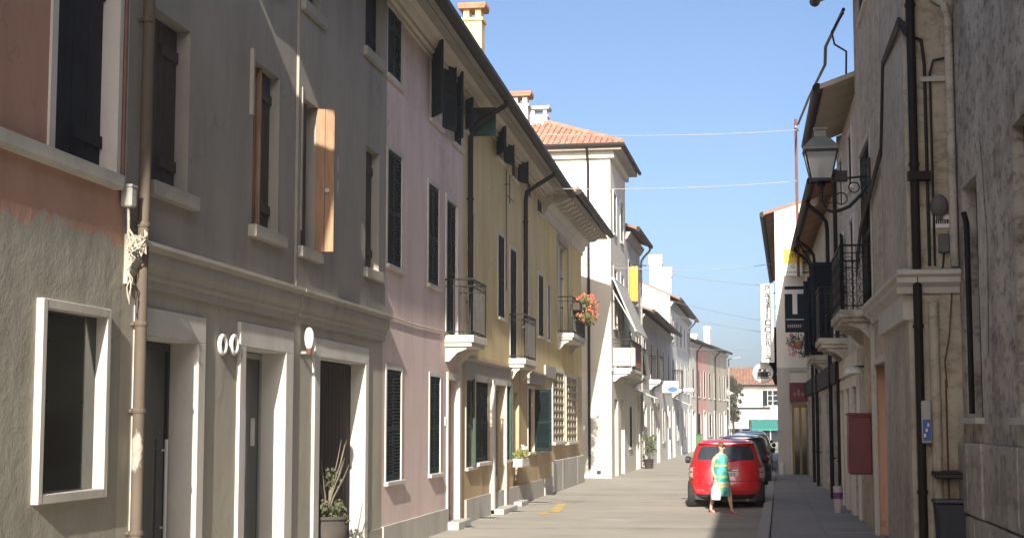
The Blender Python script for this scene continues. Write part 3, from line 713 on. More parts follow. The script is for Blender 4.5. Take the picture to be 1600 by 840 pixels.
Dd.part('fascia', 'trimgrey', MB().prof([(-.01,za), (.05,za), (.05,zb-.06), (.10,zb-.02), (.10,zb), (-.01,zb)], a, b))
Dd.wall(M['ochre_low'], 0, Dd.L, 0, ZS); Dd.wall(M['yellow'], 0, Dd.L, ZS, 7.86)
eave_cornice(Dd, 7.877, 'cream', .70); Dd.shell(M['yellow'], ov=.70, ze=7.877); tilt(Dd, .0235)
Dd.downpipe(.42, 7.79, ov=.70, z0=3.1, r=.05); Dd.downpipe(Dd.px(817,400)[0], 7.64, ov=.70, z0=3.6, r=.05)
s = Dd.px(724, 40, -.95)[0]; chimney(Dd, s, -.55, 8.3, Dd.px(724, 6, -.95)[1], .42, .42, 'yellow2')
s = Dd.px(801, 150, -.95)[0]; chimney(Dd, s, -.55, 8.3, Dd.px(801, 144, -.95)[1], .42, .42, 'cream')
a, z = Dd.px(790, 260); Dd.part('wall_conduit', 'rustpipe', MB().tube([(a,-.02,7.2),(a,-.02,4.6)], .012, 5))
an = thing('antenna_bracket', 'thin iron bracket under the attic shutters of the yellow house', 'bracket', Dd.P0 + Dd.d*(a-.2) + Dd.N*.12 + Vector((0,0,6.55)), Dd.root.rotation_euler.z)
MB().tube([(-.5,0,.0),(.6,0,.0)], .011, 5).tube([(0,0,-.12),(0,0,.5)], .011, 5).tube([(0,.12,.3),(0,0,.3)], .01, 5).build('bars', M['iron'], an)
# flower box
fs, fz = Dd.px(813, 728, .12); fb = thing('flower_box', 'white window box with yellow green leaves and white blooms by the ochre wall', 'flower box', Dd.P0 + Dd.d*fs + Dd.N*.02 + Vector((0,0,fz)), Dd.root.rotation_euler.z)
MB().nb(-.55,.55,.0,.22,0,.17).build('box', M['whitepaint'], fb, bevel=.01)
lf = MB(); R_ = random.Random(5)
for k in range(10): leaves(lf, (-.5+.1*k,-.12,.26), .13, 34, .06, rng=R_)
lf.build('foliage', leafm('yellow_green_leaves', (.10,.15,.03), (.28,.27,.08)), fb, fix=False)
lf = MB()
for k in range(7): leaves(lf, (.1+.07*k,-.13,.36+R_.uniform(-.04,.05)), .07, 24, .05, rng=R_)
lf.build('blossom', leafm('white_petals', (.75,.73,.68), (.68,.66,.60)), fb, fix=False)

# ------------------------------------------------------------------ LEFT: ochre annex
Ee = House('ochre_annex', 'ochre house end with a bracketed eave, lattice windows and a geranium balcony', (LX,38.402), (LX,47.3), 7.5)
W, a, b, c, e = cwin(Ee, 871, 886, 375, 520, leaves=None, sur=(.16,.03,'trimgrey'), sill=None)
balcony(Ee, a-.1, b+.85, c, .45, h=.98, scroll=False); gb = (a-.1, b+.85, c)
cwin(Ee, 856, 859, 445, 530, **ys_)
cwin(Ee, 845.5, 855, 612, 702, leaves=(0,10), **{**ys_, 'mat': 'greenl'})
for xl, xr in ((863,880),(884,900)):
    s0, s1, z0, z1 = Ee.rect(xl, xr, 580 if xl < 870 else 588, 690)
    W = window(Ee, s0, s1, z0, z1, sur=(.10,.03,'cream'), sill=(.1,.08,.1,'trimwhite'), leaves=None, muntins=False)
    lt = MB(); nz = 9; nx = 4
    for k in range(nz+1): zz = z0+(z1-z0)*k/nz; lt.nb(s0, s1, -.04, .02, zz-.026, zz+.026)
    for k in range(nx+1): xx = s0+(s1-s0)*k/nx; lt.nb(max(s0,xx-.03), min(s1,xx+.03), -.035, .015, z0, z1)
    lt.build('lattice', M['lattice'], W, fix=False, label='pale masonry lattice screen')
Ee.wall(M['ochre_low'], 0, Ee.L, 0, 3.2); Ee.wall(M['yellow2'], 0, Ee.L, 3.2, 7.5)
Ee.part('fascia', 'trimgrey', MB().nb(.02, Ee.px(866,590)[0], -.01, .05, 2.95, 3.25))
s0 = Ee.px(862,745)[0]; nsl = 4
for k in range(nsl):
    a = s0+(Ee.L-s0)*k/nsl; b = s0+(Ee.L-s0)*(k+1)/nsl; Ee.part('plinth_slab', 'stone', MB().nb(a+.004, b-.004, -.01, .07+.004*(k % 2), 0, .82), bevel=.012)
Ee.part('plinth', 'stone', MB().nb(.002, s0-.004, -.01, .03, 0, .42))
zc = 7.60
Ee.part('cornice', 'cream', MB().prof([(-.01,zc-.62), (.03,zc-.62), (.03,zc-.5), (.10,zc-.44), (.10,zc-.36), (.20,zc-.28), (.24,zc-.20), (.24,zc-.06), (-.01,zc-.06)], .002, Ee.L+.25))
Ee.part('soffit', 'trimgrey', MB().nb(.002, Ee.L+.62, .24, .78, zc-.06, zc-.02))
mo = None
for k in range(13):
    x = .35 + k*.7
    if mo is None: mo = MB().prof([(.236,-.17), (.44,-.16), (.52,-.09), (.64,-.07), (.66,0), (.236,0)], -.1, .1).build('modillion', M['cream'], Ee.root)
    o = mo if k == 0 else obj_of(mo.data, 'modillion', Ee.root)
    o.location = (x, 0, zc-.062)
Ee.shell(M['yellow2'], ov=.84, ze=7.72, r1=.62); Ee.part('eave_end', 'white', MB().nb(.003,.06,.05,.80,7.55,8.05))
# geraniums on the balcony rail
p = Ee.P0 + Ee.d*((gb[0]+gb[1])/2) + Ee.N*.52 + Vector((0,0,gb[2]+.62))
gr = thing('geranium_planter', 'planter of red and salmon geraniums on the balcony rail of the ochre house', 'flowers', p, Ee.root.rotation_euler.z)
hl = (gb[1]-gb[0])/2; MB().box(-hl,hl,-.09,.09,0,.2).build('planter', M['brown'], gr)
lf = MB(); fl = MB(); R_ = random.Random(9)
for k in range(44):
    x = R_.uniform(-hl,hl); c = (x, R_.uniform(-.28,.08), R_.uniform(-.2,.42)); leaves(lf, c, .14, 26, .075, rng=R_)
for k in range(60):
    c = (R_.uniform(-hl,hl), R_.uniform(-.38,.05), R_.uniform(-.25,.52)); leaves(fl, c, .06, 16, .055, rng=R_)
lf.build('foliage', leafm('geranium_leaves', (.08,.11,.03), (.19,.19,.07)), gr, fix=False); fl.build('blossom', leafm('geranium_petals', (.60,.07,.05), (.66,.24,.14)), gr, fix=False)

# ------------------------------------------------------------------ LEFT: tall white house with the hipped roof
Ff = House('tall_white_house', 'tall cream white house with a hipped red tile roof and bare side wall', (-4.47,50.8), (-4.38,56.0), 10.95, D=9.0)
for z0, z1 in ((8.2,9.6), (5.0,7.0)): window(Ff, .9, 1.9, z0, z1, leaves=(0,0), mat='greypaint'); window(Ff, 3.3, 4.3, z0, z1, leaves=(0,0), mat='greypaint')
s0, s1 = 1.0, 2.1; Ff.ops.append((s0, s1, 0, 2.6, .2)); MB().box(s0+.01,s1-.01,.12,.16,.01,2.59).build('door', M['brown'], Ff.root)
s0, s1 = 3.2, 4.4; Ff.ops.append((s0, s1, 0, 2.6, .2)); MB().box(s0+.01,s1-.01,.12,.16,.01,2.59).build('door', M['brown'], Ff.root)
Ff.wall(M['cream'])
sw = MB(); sw.quad((0,.001,0),(0,9,0),(0,9,3.5),(0,.001,3.5)); Ff.part('side_wall', 'white', sw, fix=False)
sw = MB(); sw.quad((0,.001,3.5),(0,9,3.5),(0,9,10.95),(0,.001,10.95)); Ff.part('side_wall', 'cream', sw, fix=False)
sw = MB(); sw.quad((Ff.L,.001,0),(Ff.L,9,0),(Ff.L,9,10.95),(Ff.L,.001,10.95)); sw.quad((0,9,0),(Ff.L,9,0),(Ff.L,9,10.95),(0,9,10.95)); sw.quad((0,.5,0),(Ff.L,.5,0),(Ff.L,.5,10.9),(0,.5,10.9)); Ff.part('side_wall', 'cream', sw, fix=False)
for z in (3.55, 9.55): Ff.part('belt_course', 'cream', MB().box(-.035,.004,.0,9,z-.06,z+.06))
Ff.part('belt_course', 'cream', MB().box(-.035,Ff.L,-.035,.004,3.49,3.61))
Ff.part('corner_strip', 'cream', MB().box(-.012,.004,-.004,.75,3.62,10.5))
Ff.part('cornice', 'cream', MB().box(-.14,Ff.L+.1,-.14,9,10.62,10.85)); Ff.part('cornice', 'trimgrey', MB().box(-.42,Ff.L+.4,-.42,9.3,10.85,11.0))
zE, ov, sl = 11.02, .46, .44; W_, L_ = 9+2*ov, Ff.L+2*ov; rg = L_/2
rb = MB(); x0, x1, y0, y1 = -ov, Ff.L+ov, -ov, 9+ov; zr = zE + rg*sl
rb.add([(x0,y0,zE),(x1,y0,zE),(x1,y1,zE),(x0,y1,zE),((x0+x1)/2,y0+rg,zr),((x0+x1)/2,y1-rg,zr)], [(0,1,4),(1,2,5,4),(2,3,5),(3,0,4,5),(3,2,1,0)])
Ff.roof = rb.build('roof', M['tiles'], Ff.root)
k = math.sqrt(1+sl*sl); up1 = Vector((1/k,0,sl/k))
tf = tile_field((x0,y1,zE), (0,-1,0), up1, W_, lambda u: (0, min(rg, u, W_-u)*k), pitch=.20, row=.34, r=.08)
tf.build('roof_tiles', M['tiles'], Ff.roof, fix=False, kind='stuff')
tf = tile_field((x0,y0,zE), (1,0,0), Vector((0,1/k,sl/k)), L_, lambda u: (0, min(u, L_-u)*k), pitch=.20, row=.34, r=.08)
tf.build('roof_tiles', M['tiles'], Ff.roof, fix=False, kind='stuff')
rt = MB()
for kx in range(10): a = Vector((x0,y0,zE)).lerp(Vector(((x0+x1)/2,y0+rg,zr)), kx/10); b = Vector((x0,y0,zE)).lerp(Vector(((x0+x1)/2,y0+rg,zr)), (kx+1.1)/10); rt.tube([a+Vector((0,0,.07)),b+Vector((0,0,.06))], [.11,.09], 8)
for kx in range(12): rt.tube([((x0+x1)/2,y0+rg+kx*.37,zr+.08),((x0+x1)/2,y0+rg+kx*.37+.4,zr+.07)], [.11,.09], 8)
rt.build('ridge_tiles', M['tiles'], Ff.roof)
Ff.part('gutter', 'gutter', MB().tube([(x0-.05,y1,zE-.03),(x0-.05,y0-.05,zE-.03),(x1,y0-.05,zE-.03)], .07, 8), smooth=True)
xs = 5.2-4.47; Ff.part('downpipe', 'gutter', MB().tube([(x0-.05,xs,zE-.05),(-.2,xs,10.6),(-.08,xs,10.3),(-.07,xs,.3)], .045, 8), smooth=True)
Ff.part('wall_vent', 'black', MB().box(-.03,0,.36,.50,.12,.24))
chimney(Ff, 2.3, -3.6, 12.0, 13.35, .5, .5, 'whitepaint', 'terra'); chimney(Ff, 2.5, -2.5, 12.0, 13.0, .6, .5, 'whitepaint', 'greypaint')
bl = balcony(Ff, .5, 4.9, 3.62, .62, h=.95, pitch=.12)
p = Ff.P0 + Ff.N*.32 + Ff.d*.9 + Vector((0,0,3.64))
ac = thing('air_conditioner', 'white air conditioner unit on the brick red balcony', 'air conditioner', p, Ff.root.rotation_euler.z)
MB().box(-.16,.16,-.4,.4,.05,.66).build('case', M['whitepaint'], ac, bevel=.02); MB().ring((-.165,0,.35), (1,0,0), (0,1,0), .22, .015, 20, 5).build('fan_guard', M['greypaint'], ac)
q = MB(); q.box(-.14,.14,-.3,-.22,0,.05); q.box(-.14,.14,.22,.3,0,.05); q.build('foot', M['greypaint'], ac)
sc_ = MB()
for kx in range(16): sc_.box(1.45+kx*.2, 1.62+kx*.2, -.60, -.575, 3.68, 4.5)
sc_.build('screen', M['rose'], bl, label='brick red screen behind the balcony rail')
# striped awning sheet over the balcony
aw = thing('awning', 'grey sun awning let down steeply over the white house balcony', 'awning', Ff.P0 + Vector((0,0,6.6)), Ff.root.rotation_euler.z)
q = MB(); q.add([(.3,-.06,0),(4.9,-.06,0),(4.9,-.78,-1.75),(.3,-.78,-1.75),(.3,-.085,-.012),(4.9,-.085,-.012),(4.9,-.80,-1.75),(.3,-.80,-1.75)], [(0,1,2,3),(7,6,5,4),(0,4,5,1),(1,5,6,2),(2,6,7,3),(3,7,4,0)]); q.build('cloth', M['awngrey'], aw)
MB().tube([(.25,-.79,-1.75),(4.95,-.79,-1.75)], .03, 8).tube([(.25,-.05,.0),(4.95,-.05,.0)], .05, 8).build('rod', M['whitepaint'], aw)
MB().tube([(.28,-.03,-.4),(.28,-.79,-1.73)], .018, 6).tube([(.28,-.05,0),(.28,-.78,-1.73)], .022, 6).build('arm', M['whitepaint'], aw)

# ------------------------------------------------------------------ LEFT: the row behind
def far_house(name, label, P0, P1, H, mat, ov, wins, slope=.36, D=8.0, sm='green', ground=None, zs=None, gm=None, r0=0.0):
    B = House(name, label, P0, P1, H, D); n = wins[0]; q = B.L/n
    for r, (za, zb) in enumerate(wins[1]):
        for k in range(n):
            c = q*(k+.5); window(B, c-.45, c+.45, za, zb, leaves=(0,0), mat=('navy','green','brown','navy')[(k*3+r+n) % 4], sur=(.07,.02,('greyw','trimwhite')[k % 2]))
    for k in range(n):
        c = q*(k+.5)
        if (k + n) % 2: 
            B.ops.append((c-.55, c+.55, 0, 2.5, .2)); dr = MB().box(c-.54,c+.54,.12,.16,.01,2.49).build('door', M['brown'], B.root)
            qq = MB(); qq.nb(c-.68,c-.553,-.02,.04,0,2.5); qq.nb(c+.553,c+.68,-.02,.04,0,2.5); qq.nb(c-.68,c+.68,-.02,.04,2.503,2.65); qq.build('surround', M['trimwhite'], dr)
        else: window(B, c-.6, c+.6, .9, 2.4, leaves=(0,0), mat=('greypaint','brown','navy')[(k+n) % 3])
    if zs: B.wall(M[gm], 0, B.L, 0, zs); B.wall(M[mat], 0, B.L, zs, H)
    else: B.wall(M[mat])
    B.shell(M[mat], ov=ov, ze=H+.15, slope=slope, r0=r0)
    B.part('cornice', 'trimgrey', MB().prof([(-.01,H-.3), (.05,H-.28), (.15,H-.12), (.2,H-.02), (-.01,H-.02)], .01, B.L-.01))
    return B
def on_row(Y): return -4.38 + (Y-56)*.0175
G1 = far_house('grey_house', 'grey house with a dark eave right behind the tall white house', (on_row(56.01),56.01), (on_row(62),62), 8.8, 'greyw', .42, (2, [(3.6,5.2),(6.4,7.8)]), zs=3.2, gm='cream')  # grey over cream: shaded top and sunlit foot put into the wall colour
G2 = far_house('low_grey_house', 'low grey house in the row, below the white gable with two chimneys', (on_row(62.01),62.01), (on_row(80),80), 6.2, 'greyw', .5, (5, [(3.7,5.2)]), zs=3.2, gm='white')  # grey above, white below, the wall's shade and sunlight set in colour
Hh = far_house('white_gable_house', 'white house with a bright bare gable and two square white chimneys', (on_row(80.01),80.01), (-3.64,97.6), 8.1, 'white', .5, (5, [(3.6,5.1),(6.1,7.3)]), slope=.46)
for x, n, zt in ((1.6,-.55,10.7), (3.4,-.15,10.2)):
    q = MB(); q.nb(x, x+.6, n-.62, n, 8.0, zt-.5); q.nb(x-.05, x+.65, n-.67, n+.05, zt-.5, zt); q.build('chimney', M['white'], Hh.roof)
P3 = gnd(1137, 697.6); b1, b2 = gnd(1089, 703.7), gnd(1106, 701.5)
I1 = far_house('pale_row_house', 'narrow pale house just before the pink one in the far row', (-3.63,97.7), (b1.x,b1.y), 6.9, 'cream', .35, (1, [(3.5,5.2)]))
I2 = far_house('rose_row_house', 'narrow rose pink house in the far left row', (b1.x,b1.y), (b2.x,b2.y), 6.9, 'rosa', .35, (2, [(3.5,5.2)]))
I3 = far_house('beige_row_house', 'last beige house of the left row, ending at the dark tree', (b2.x,b2.y), (P3.x,P3.y), 6.9, 'beige', .35, (4, [(3.5,5.2)]))
for x, yt, mt_ in ((1079,521,'cream'), (1100,510,'white'), (1118,518,'white')):
    for B in (I1, I2, I3):
        s = B.px(x, 530, -1.2)[0]
        if 0 <= s < B.L:
            zt = B.px(x, yt, -1.2)[1]; q = MB(); q.nb(s,s+.5,-1.2,-.78,6.8,zt-.25); q.nb(s-.05,s+.55,-1.25,-.73,zt-.25,zt); q.build('chimney', M[mt_], B.roof)
for B, s in ((G1,5.8),(Hh,16.6),(I2,.1),(I3,4.0)): B.downpipe(s, B.H+.05, mat='greypaint' if B in (G1,Hh) else 'gutter', ov=.4, z0=.05, r=.045)
balcony(G1, .8, 2.6, 3.55, .55, slab='greyw'); balcony(Hh, 1.0, 2.6, 3.55, .5, slab='greyw'); balcony(G2, 4.2, 6.0, 3.65, .5, slab='greyw')
for B, s, w_, z, lab in ((G1,3.4,2.2,2.75,'cream shop awning on the grey house behind the tall white house'),(Hh,3.2,3.0,2.75,'cream shop awning at the foot of the white gable house')):
    r = thing('shop_awning', lab, 'awning', B.P0 + B.d*s + Vector((0,0,z)), B.root.rotation_euler.z)
    MB().prof([(0,.35),(.75,0),(.75,-.2),(.74,-.2),(.735,-.01),(0,.33)], 0, w_).build('cloth', M['awnw'], r); MB().tube([(0,0,.3),(0,-.74,.0)], .015, 5).build('arm', M['greypaint'], r); MB().tube([(w_,0,.3),(w_,-.74,.0)], .015, 5).build('arm', M['greypaint'], r)
for k, (B, s) in enumerate(((G1,5.3),)):
    p = B.P0 + B.d*s + B.N*.35; r = thing('potted_shrub', ['leafy potted shrub by the grey house door','leafy potted shrub by the low grey house','leafy potted shrub by the white gable house'][k], 'plant', p); R_ = random.Random(k)
    MB().lathe((0,0,0), [(.15,0),(.2,.35),(.22,.37),(.19,.37)], 12).build('pot', M['brown'], r, smooth=True); lf = MB()
    for q in range(14): leaves(lf, (R_.uniform(-.2,.2),R_.uniform(-.2,.2),R_.uniform(.45,1.2)), .16, 26, .1, rng=R_)
    lf.build('foliage', leafm('shrub_leaves_%d' % k, (.05,.08,.03), (.10,.12,.05)), r, fix=False)
# orange cloth and shop sign hanging from the row
ob = thing('orange_banner', 'orange cloth hanging from the grey house behind the awning', 'banner', at_y(990, 470, 57.5))
q = MB(); n = 10
for kx in range(n):
    xa = -.17+.34*kx/n; xb = -.17+.34*(kx+1)/n; ya, yb = .03*math.sin(kx*1.3), .03*math.sin((kx+1)*1.3); q.quad((xa,ya,0),(xb,yb,0),(xb,yb*.5,1.32),(xa,ya*.5,1.32)); q.quad((xa,ya+.012,0),(xb,yb+.012,0),(xb,yb*.5+.012,1.32),(xa,ya*.5+.012,1.32))
q.build('cloth', M['orange'], ob, fix=False); MB().tube([(-.4,.0,1.33),(.5,0,1.33)], .02, 6).build('rod', M['iron'], ob)
p = at_y(1046, 604, 74); ss = thing('shop_sign', 'white projecting shop sign with a blue patch on the low grey house', 'sign', p)
MB().box(-.45,.42,-.06,.06,-.28,.28).build('panel', M['whitepaint'], ss, bevel=.01)
q = MB(); q.loft([[(.15+.24*rr*math.cos(t), -.066, -.12+.13*rr*math.sin(t)) for t in [2*math.pi*k/18 for k in range(18)]] for rr in (1,.02)], caps=False); q.build('emblem', M['blue'], ss, fix=False)
MB().tube([(-.8,0,.1),(-.44,0,.1)], .02, 6).build('bracket', M['iron'], ss)
p = at_y(1072, 610, 86); ss = thing('canopy', 'small flat white canopy over a far shop entrance', 'canopy', p)
MB().box(-.65,.45,-1.2,1.2,-.08,.1).build('panel', M['whitepaint'], ss, bevel=.02); MB().box(-.65,-.5,-1.0,1.0,-.35,-.08).build('bracket', M['greypaint'], ss)
p = gnd(1086, 703); gbn = thing('waste_bin', 'small green waste bin at the foot of the far left row', 'bin', (p.x+.2,p.y-2,0))
MB().loft([[(-.28*q_,-.3*q_,z),(.28*q_,-.3*q_,z),(.28*q_,.3*q_,z),(-.28*q_,.3*q_,z)] for q_, z in ((.8,.1),(1,1.0))]).build('body', plain('bin_green', (.06,.16,.05), .5), gbn)
MB().box(-.31,.31,-.33,.33,1.0,1.08).build('lid', plain('bin_green_dark', (.04,.11,.04), .5), gbn, bevel=.02); MB().tube([(-.24,.25,.1),(.24,.25,.1)], .09, 10).build('wheel', M['black'], gbn)

# ------------------------------------------------------------------ the far end of the street
Jj = House('end_house', 'low white house with a red roof closing the far end of the street', (-14,150), (16,150), 5.3, D=9)
for s in (13.2, 15.6): pass
xs = Jj.px(1199, 625)[0]; window(Jj, xs, xs+1.0, 3.4, 4.9, leaves=(150,150), mat='navy')
for s in (3, 6.5, 10): window(Jj, s, s+1, 3.4, 4.9, mat='navy')
a = Jj.px(1152, 636)[0]; b = Jj.px(1204, 636)[0]; Jj.ops.append((a, b, 3.05, 3.3, .3)); Jj.part('shop_lintel', 'black', MB().box(a,b,.25,.29,3.05,3.3))
for s in (11.6, 13.4, 15.3): Jj.ops.append((s, s+1.5, 0.0, 2.4, .25)); dr = MB().box(s+.01,s+1.49,.15,.19,.01,2.39).build('shopfront', M['glass'], Jj.root); MB().box(s+.7,s+.78,.12,.149,.01,2.38).build('frame', M['whitepaint'], dr)
Jj.wall(M['white']); Jj.shell(M['white'], ov=.5, ze=5.4, slope=.36)
k = math.sqrt(1+.36**2); tf = tile_field((6,-.5,5.42), (1,0,0), Vector((0,1/k,.36/k)), 16, lambda u: (0, 5.0*k), pitch=.3, row=.5, r=.12)
tf.build('roof_tiles', M['tilesd'], Jj.roof, fix=False, kind='stuff')
def street_awning(nm, lab, x0, x1, y0, y1, Y, mat, proj):
    a, b = at_y(x0, y0, Y), at_y(x1, y1, Y); w_ = b.x-a.x; h = a.z-b.z
    r = thing(nm, lab, 'awning', (a.x, Y, b.z)); q = MB()
    q.add([(0,0,h*.15),(w_,0,h*.15),(w_,0,0),(0,0,0),(0,proj,h),(w_,proj,h)], [(0,1,2,3),(0,4,5,1)]); q.add([(0,.012,h*.15),(w_,.012,h*.15),(w_,.012,0),(0,.012,0),(0,proj,h-.02),(w_,proj,h-.02)], [(3,2,1,0),(1,5,4,0)]); q.build('cloth', mat, r, fix=False)
    f = MB(); f.tube([(0,.02,h*.12),(0,proj,h*.3)], .03, 6); f.tube([(w_,.02,h*.12),(w_,proj,h*.3)], .03, 6); f.build('arm', M['greypaint'], r)
street_awning('awning', 'wide white awning across the end house', 1143, 1217, 640, 655, 147.5, M['awnw'], 2.4)
street_awning('awning', 'lower white awning left of the green one', 1138, 1170, 655, 669, 144, M['awnw'], 3)
street_awning('awning', 'green shop awning at the far end of the street', 1174, 1222, 656, 672, 143, M['awng'], 3)
# tree at the end of the left row
tp = at_y(1146, 684, 124); tr = thing('street_tree', 'small dark leaved tree at the far end of the left row', 'tree', (tp.x, 124, 0))
MB().tube([(0,0,0),(.03,.02,1.2),(-.02,0,2.4),(.05,.03,3.4),(0,0,4.6)], [.12,.10,.09,.06,.02], 8).tube([(0,0,2.2),(.35,.2,3.2)], [.06,.02], 6).tube([(0,0,2.5),(-.35,-.2,3.6)], [.06,.02], 6).build('trunk', M['brown'], tr)
lf = MB(); R_ = random.Random(21)
for k in range(60):
    z = R_.uniform(2.0,5.4); w_ = .85*math.sin(math.pi*min(1,max(.06,(z-1.6)/4.1)))**.7; an = R_.uniform(0,6.28); rr_ = w_*R_.uniform(.2,1)
    leaves(lf, (rr_*math.cos(an), rr_*math.sin(an), z), R_.uniform(.2,.36), 90, .15, rng=R_)
lf.build('crown', leafm('dark_purple_green_leaves', (.030,.036,.020), (.07,.06,.035)), tr, fix=False)
p = at_y(1140, 680, 118); tag(MB().tube([(p.x,118,0),(p.x,118,6.6)], .06, 8).tube([(p.x,118,6.6),(p.x+.9,118,6.75)], .04, 6).build('lamp_post', M['greypaint'], smooth=True), 'thin grey lamp post beside the far dark tree', 'lamp post')

M['dgrey'] = plain('dark_grey_letters', (.10,.10,.10), .6)
M['salmonp'] = plaster('salmon_painted_jamb', (.72,.45,.31), (.66,.41,.28), .2, bump=.15, seed=40)
# ------------------------------------------------------------------ RIGHT: nearest house
Kk = House('rough_grey_house', 'nearest house on the right, rough grey plaster over a stone slab base', (2.45,18.4), (2.45,-14), 9.0)
s0, s1, z0, z1 = Kk.rect(1508, 1531, 290, 652); window(Kk, s0, s1, z0, z1, dp=.22, sur=None, sill=(.10,.07,.10,'stone'), leaves=None, frame='black', muntins=False)
s0, s1, z0, z1 = Kk.rect(1588, 1620, 190, 652); window(Kk, s0, s0+1.1, z0, z1, dp=.22, sur=None, sill=(.10,.07,.12,'stone'), leaves=(0,0), ln=-.12, mat='brown', style='plank', frame='black', muntins=False)
for s in (6.0, 9.0, 12.0): window(Kk, s, s+1.1, 1.9, 4.0, dp=.22, sur=None, sill=(.10,.07,.12,'stone'), leaves=(0,0), mat='brown', style='plank')
Kk.wall(M['rgrey']); Kk.shell(M['rgrey'], ov=1.2, ze=9.1)
ks = 0.02; row = 0
for za, zb in ((.0,.78),(.785,1.585)):
    x = .02 - row*.35
    while x < 8:
        a = max(.015, x); b = x+1.05
        if b > .1: Kk.part('stone_slab', 'dimstone', MB().nb(a+.009, b-.009, -.01, .05+random.uniform(0,.03), za+.008, zb-.008), bevel=.018)
        x += 1.05
    row += 1
s, z = Kk.px(1520, 520); 
Kk.part('wall_pipe', 'gutter', MB().tube([(Kk.px(1522,400)[0]-.28,-.03,1.9),(Kk.px(1522,400)[0]-.28,-.03,4.0),(Kk.px(1522,400)[0]-.34,-.05,4.12)], .032, 8), smooth=True)
Kk.part('render_patch', 'rgrey2', MB().poly([(s_,-.006-.004*(i % 2),z_) for i, (s_, z_) in enumerate([(1.6,2.4),(2.05,2.5),(2.2,3.6),(2.0,4.5),(1.85,4.9),(1.7,4.2),(1.55,3.3)])]))

# ------------------------------------------------------------------ RIGHT: weathered beige house
Ll = House('weathered_beige_house', 'weathered beige house on the right with a dark downpipe and pale pilaster', (RX,27.2), (RX,18.4), 9.2)
s0, s1, _, z1 = Ll.rect(1370, 1393, 570, 820); Ll.ops.append((s0, s1, 0, z1, .35))
dr = MB().box(s0+.01,s1-.01,.28,.33,PZ,z1-.01).build('door', M['terra'], Ll.root, label='salmon painted door set deep in the wall'); q = MB()
for k in range(3): q.box(s0+.2,s1-.2,.265,.279,.35+k*.75,.9+k*.75)
q.build('door_panel', M['terra'], dr); MB().box(s0+.001,s0+.012,.0,.28,PZ,z1-.01).build('door_jamb', M['salmonp'], dr)
q = MB(); q.nb(s0-.09,s0-.003,-.02,.03,0,z1); q.nb(s1+.003,s1+.12,-.02,.03,0,z1); q.nb(s0-.09,s1+.12,-.02,.03,z1+.003,z1+.1); q.build('surround', M['stone'], dr)
W, a, b, c, e = cwin(Ll, 1346, 1362, 240, 500, leaves=(0,0), sur=(.1,.02,'stone'), sill=None, mat='green')
balcony(Ll, a-.25, b+.05, c, .52, h=1.0, slab='dimstone', scroll=True, pitch=.24); bz = c
s0, s1, z0, z1 = Ll.rect(1318+10, 1341, -60, 48)
cwin(Ll, 1342, 1354, -80, 42, sur=(.1,.02,'stone'), mat='green', leaves=(0,150)); cwin(Ll, 1446, 1478, -420, -180, sur=(.1,.02,'stone'), mat='green')
Ll.wall(M['rbeige']); Ll.shell(M['rbeige'], ov=.62, ze=9.3, r0=.0, roofmat='terra')
s0, s1 = Ll.px(1384,400)[0], Ll.px(1424,400)[0]
Ll.part('pilaster', 'warmgrey', MB().nb(s0, s1, -.01, .05, 0, 3.38)); Ll.part('pilaster', 'warmgrey', MB().nb(s0+.02, s1-.02, -.01, .04, 3.62, 7.4))
Ll.part('pilaster_block', 'stone', MB().nb(s0-.05, s1+.05, -.01, .12, 3.0, 3.3), bevel=.01)
cs0 = Ll.px(1366,470)[0]
CP = [(-.01,3.30), (.05,3.30), (.07,3.37), (.15,3.42), (.15,3.48), (.20,3.51), (.20,3.56), (-.01,3.60)]
Ll.part('cornice', 'stone', MB().prof(CP, cs0, Ll.L-.001))
Ll.part('pilaster', 'stone', MB().nb(cs0-.2, cs0-.05, -.01, .06, 0, 3.30))
# the end wall that looks down the street towards the viewer
fo = MB().quad((0,0,0),(.56,0,0),(.56,0,9.3),(0,0,9.3)).build('end_wall', M['rbeige'], Ll.root, fix=False); fo.location = (Ll.L+.006, 0, 0); fo.rotation_euler = (0,0,math.pi/2)
fc = House.__new__(House); fc.P0 = Vector((RX,18.394,0)); fc.d = Vector((1,0,0)); fc.N = Vector((0,-1,0)); fc.L = .52; fc.H = 9; fc.ops = []; fc.root = fo
fc.part('cornice', 'stone', MB().prof(CP, -.20, .515))
xs = fc.px(1433,600)[0]; dp_ = fc.downpipe(xs+.02, 9.1, ov=0, z0=PZ, r=.052, n=.10)
fc.part('pipe_shoe', 'gutter', MB().nb(xs-.06, xs+.2, .02, .17, 4.62, 4.72))
xs2 = fc.px(1462,650)[0]; fc.part('wall_pipe', 'rbeige', MB().tube([(xs2,-.05,PZ),(xs2,-.05,3.2)], .06, 12), smooth=True)
xs3 = fc.px(1449,300)[0]
fc.part('conduit', 'cable', MB().tube([(xs3,-.03,3.62),(xs3,-.03,6.0),(xs3-.03,-.05,6.3),(xs3-.2,-.1,6.36)], .022, 6), smooth=True)
fc.part('conduit', 'cable', MB().tube([(xs3+.06,-.03,3.62),(xs3+.06,-.03,5.9),(xs3+.1,-.04,6.05),(xs3+.34,-.04,6.1)], .016, 6), smooth=True)
fc.part('conduit', 'copperpipe', MB().tube([(xs3+.24,-.03,3.3),(xs3+.2,-.03,2.8),(xs3+.14,-.03,2.5),(xs3+.16,-.03,2.2)], .009, 5), smooth=True)
fc.part('conduit', 'copperpipe', MB().tube([(xs3+.145,-.03,2.3),(xs3+.145,-.03,PZ)], .011, 5), smooth=True)
fc.part('support_bar', 'stone', MB().nb(fc.px(1437,118)[0], .515, .0, .06, 5.80, 5.86))
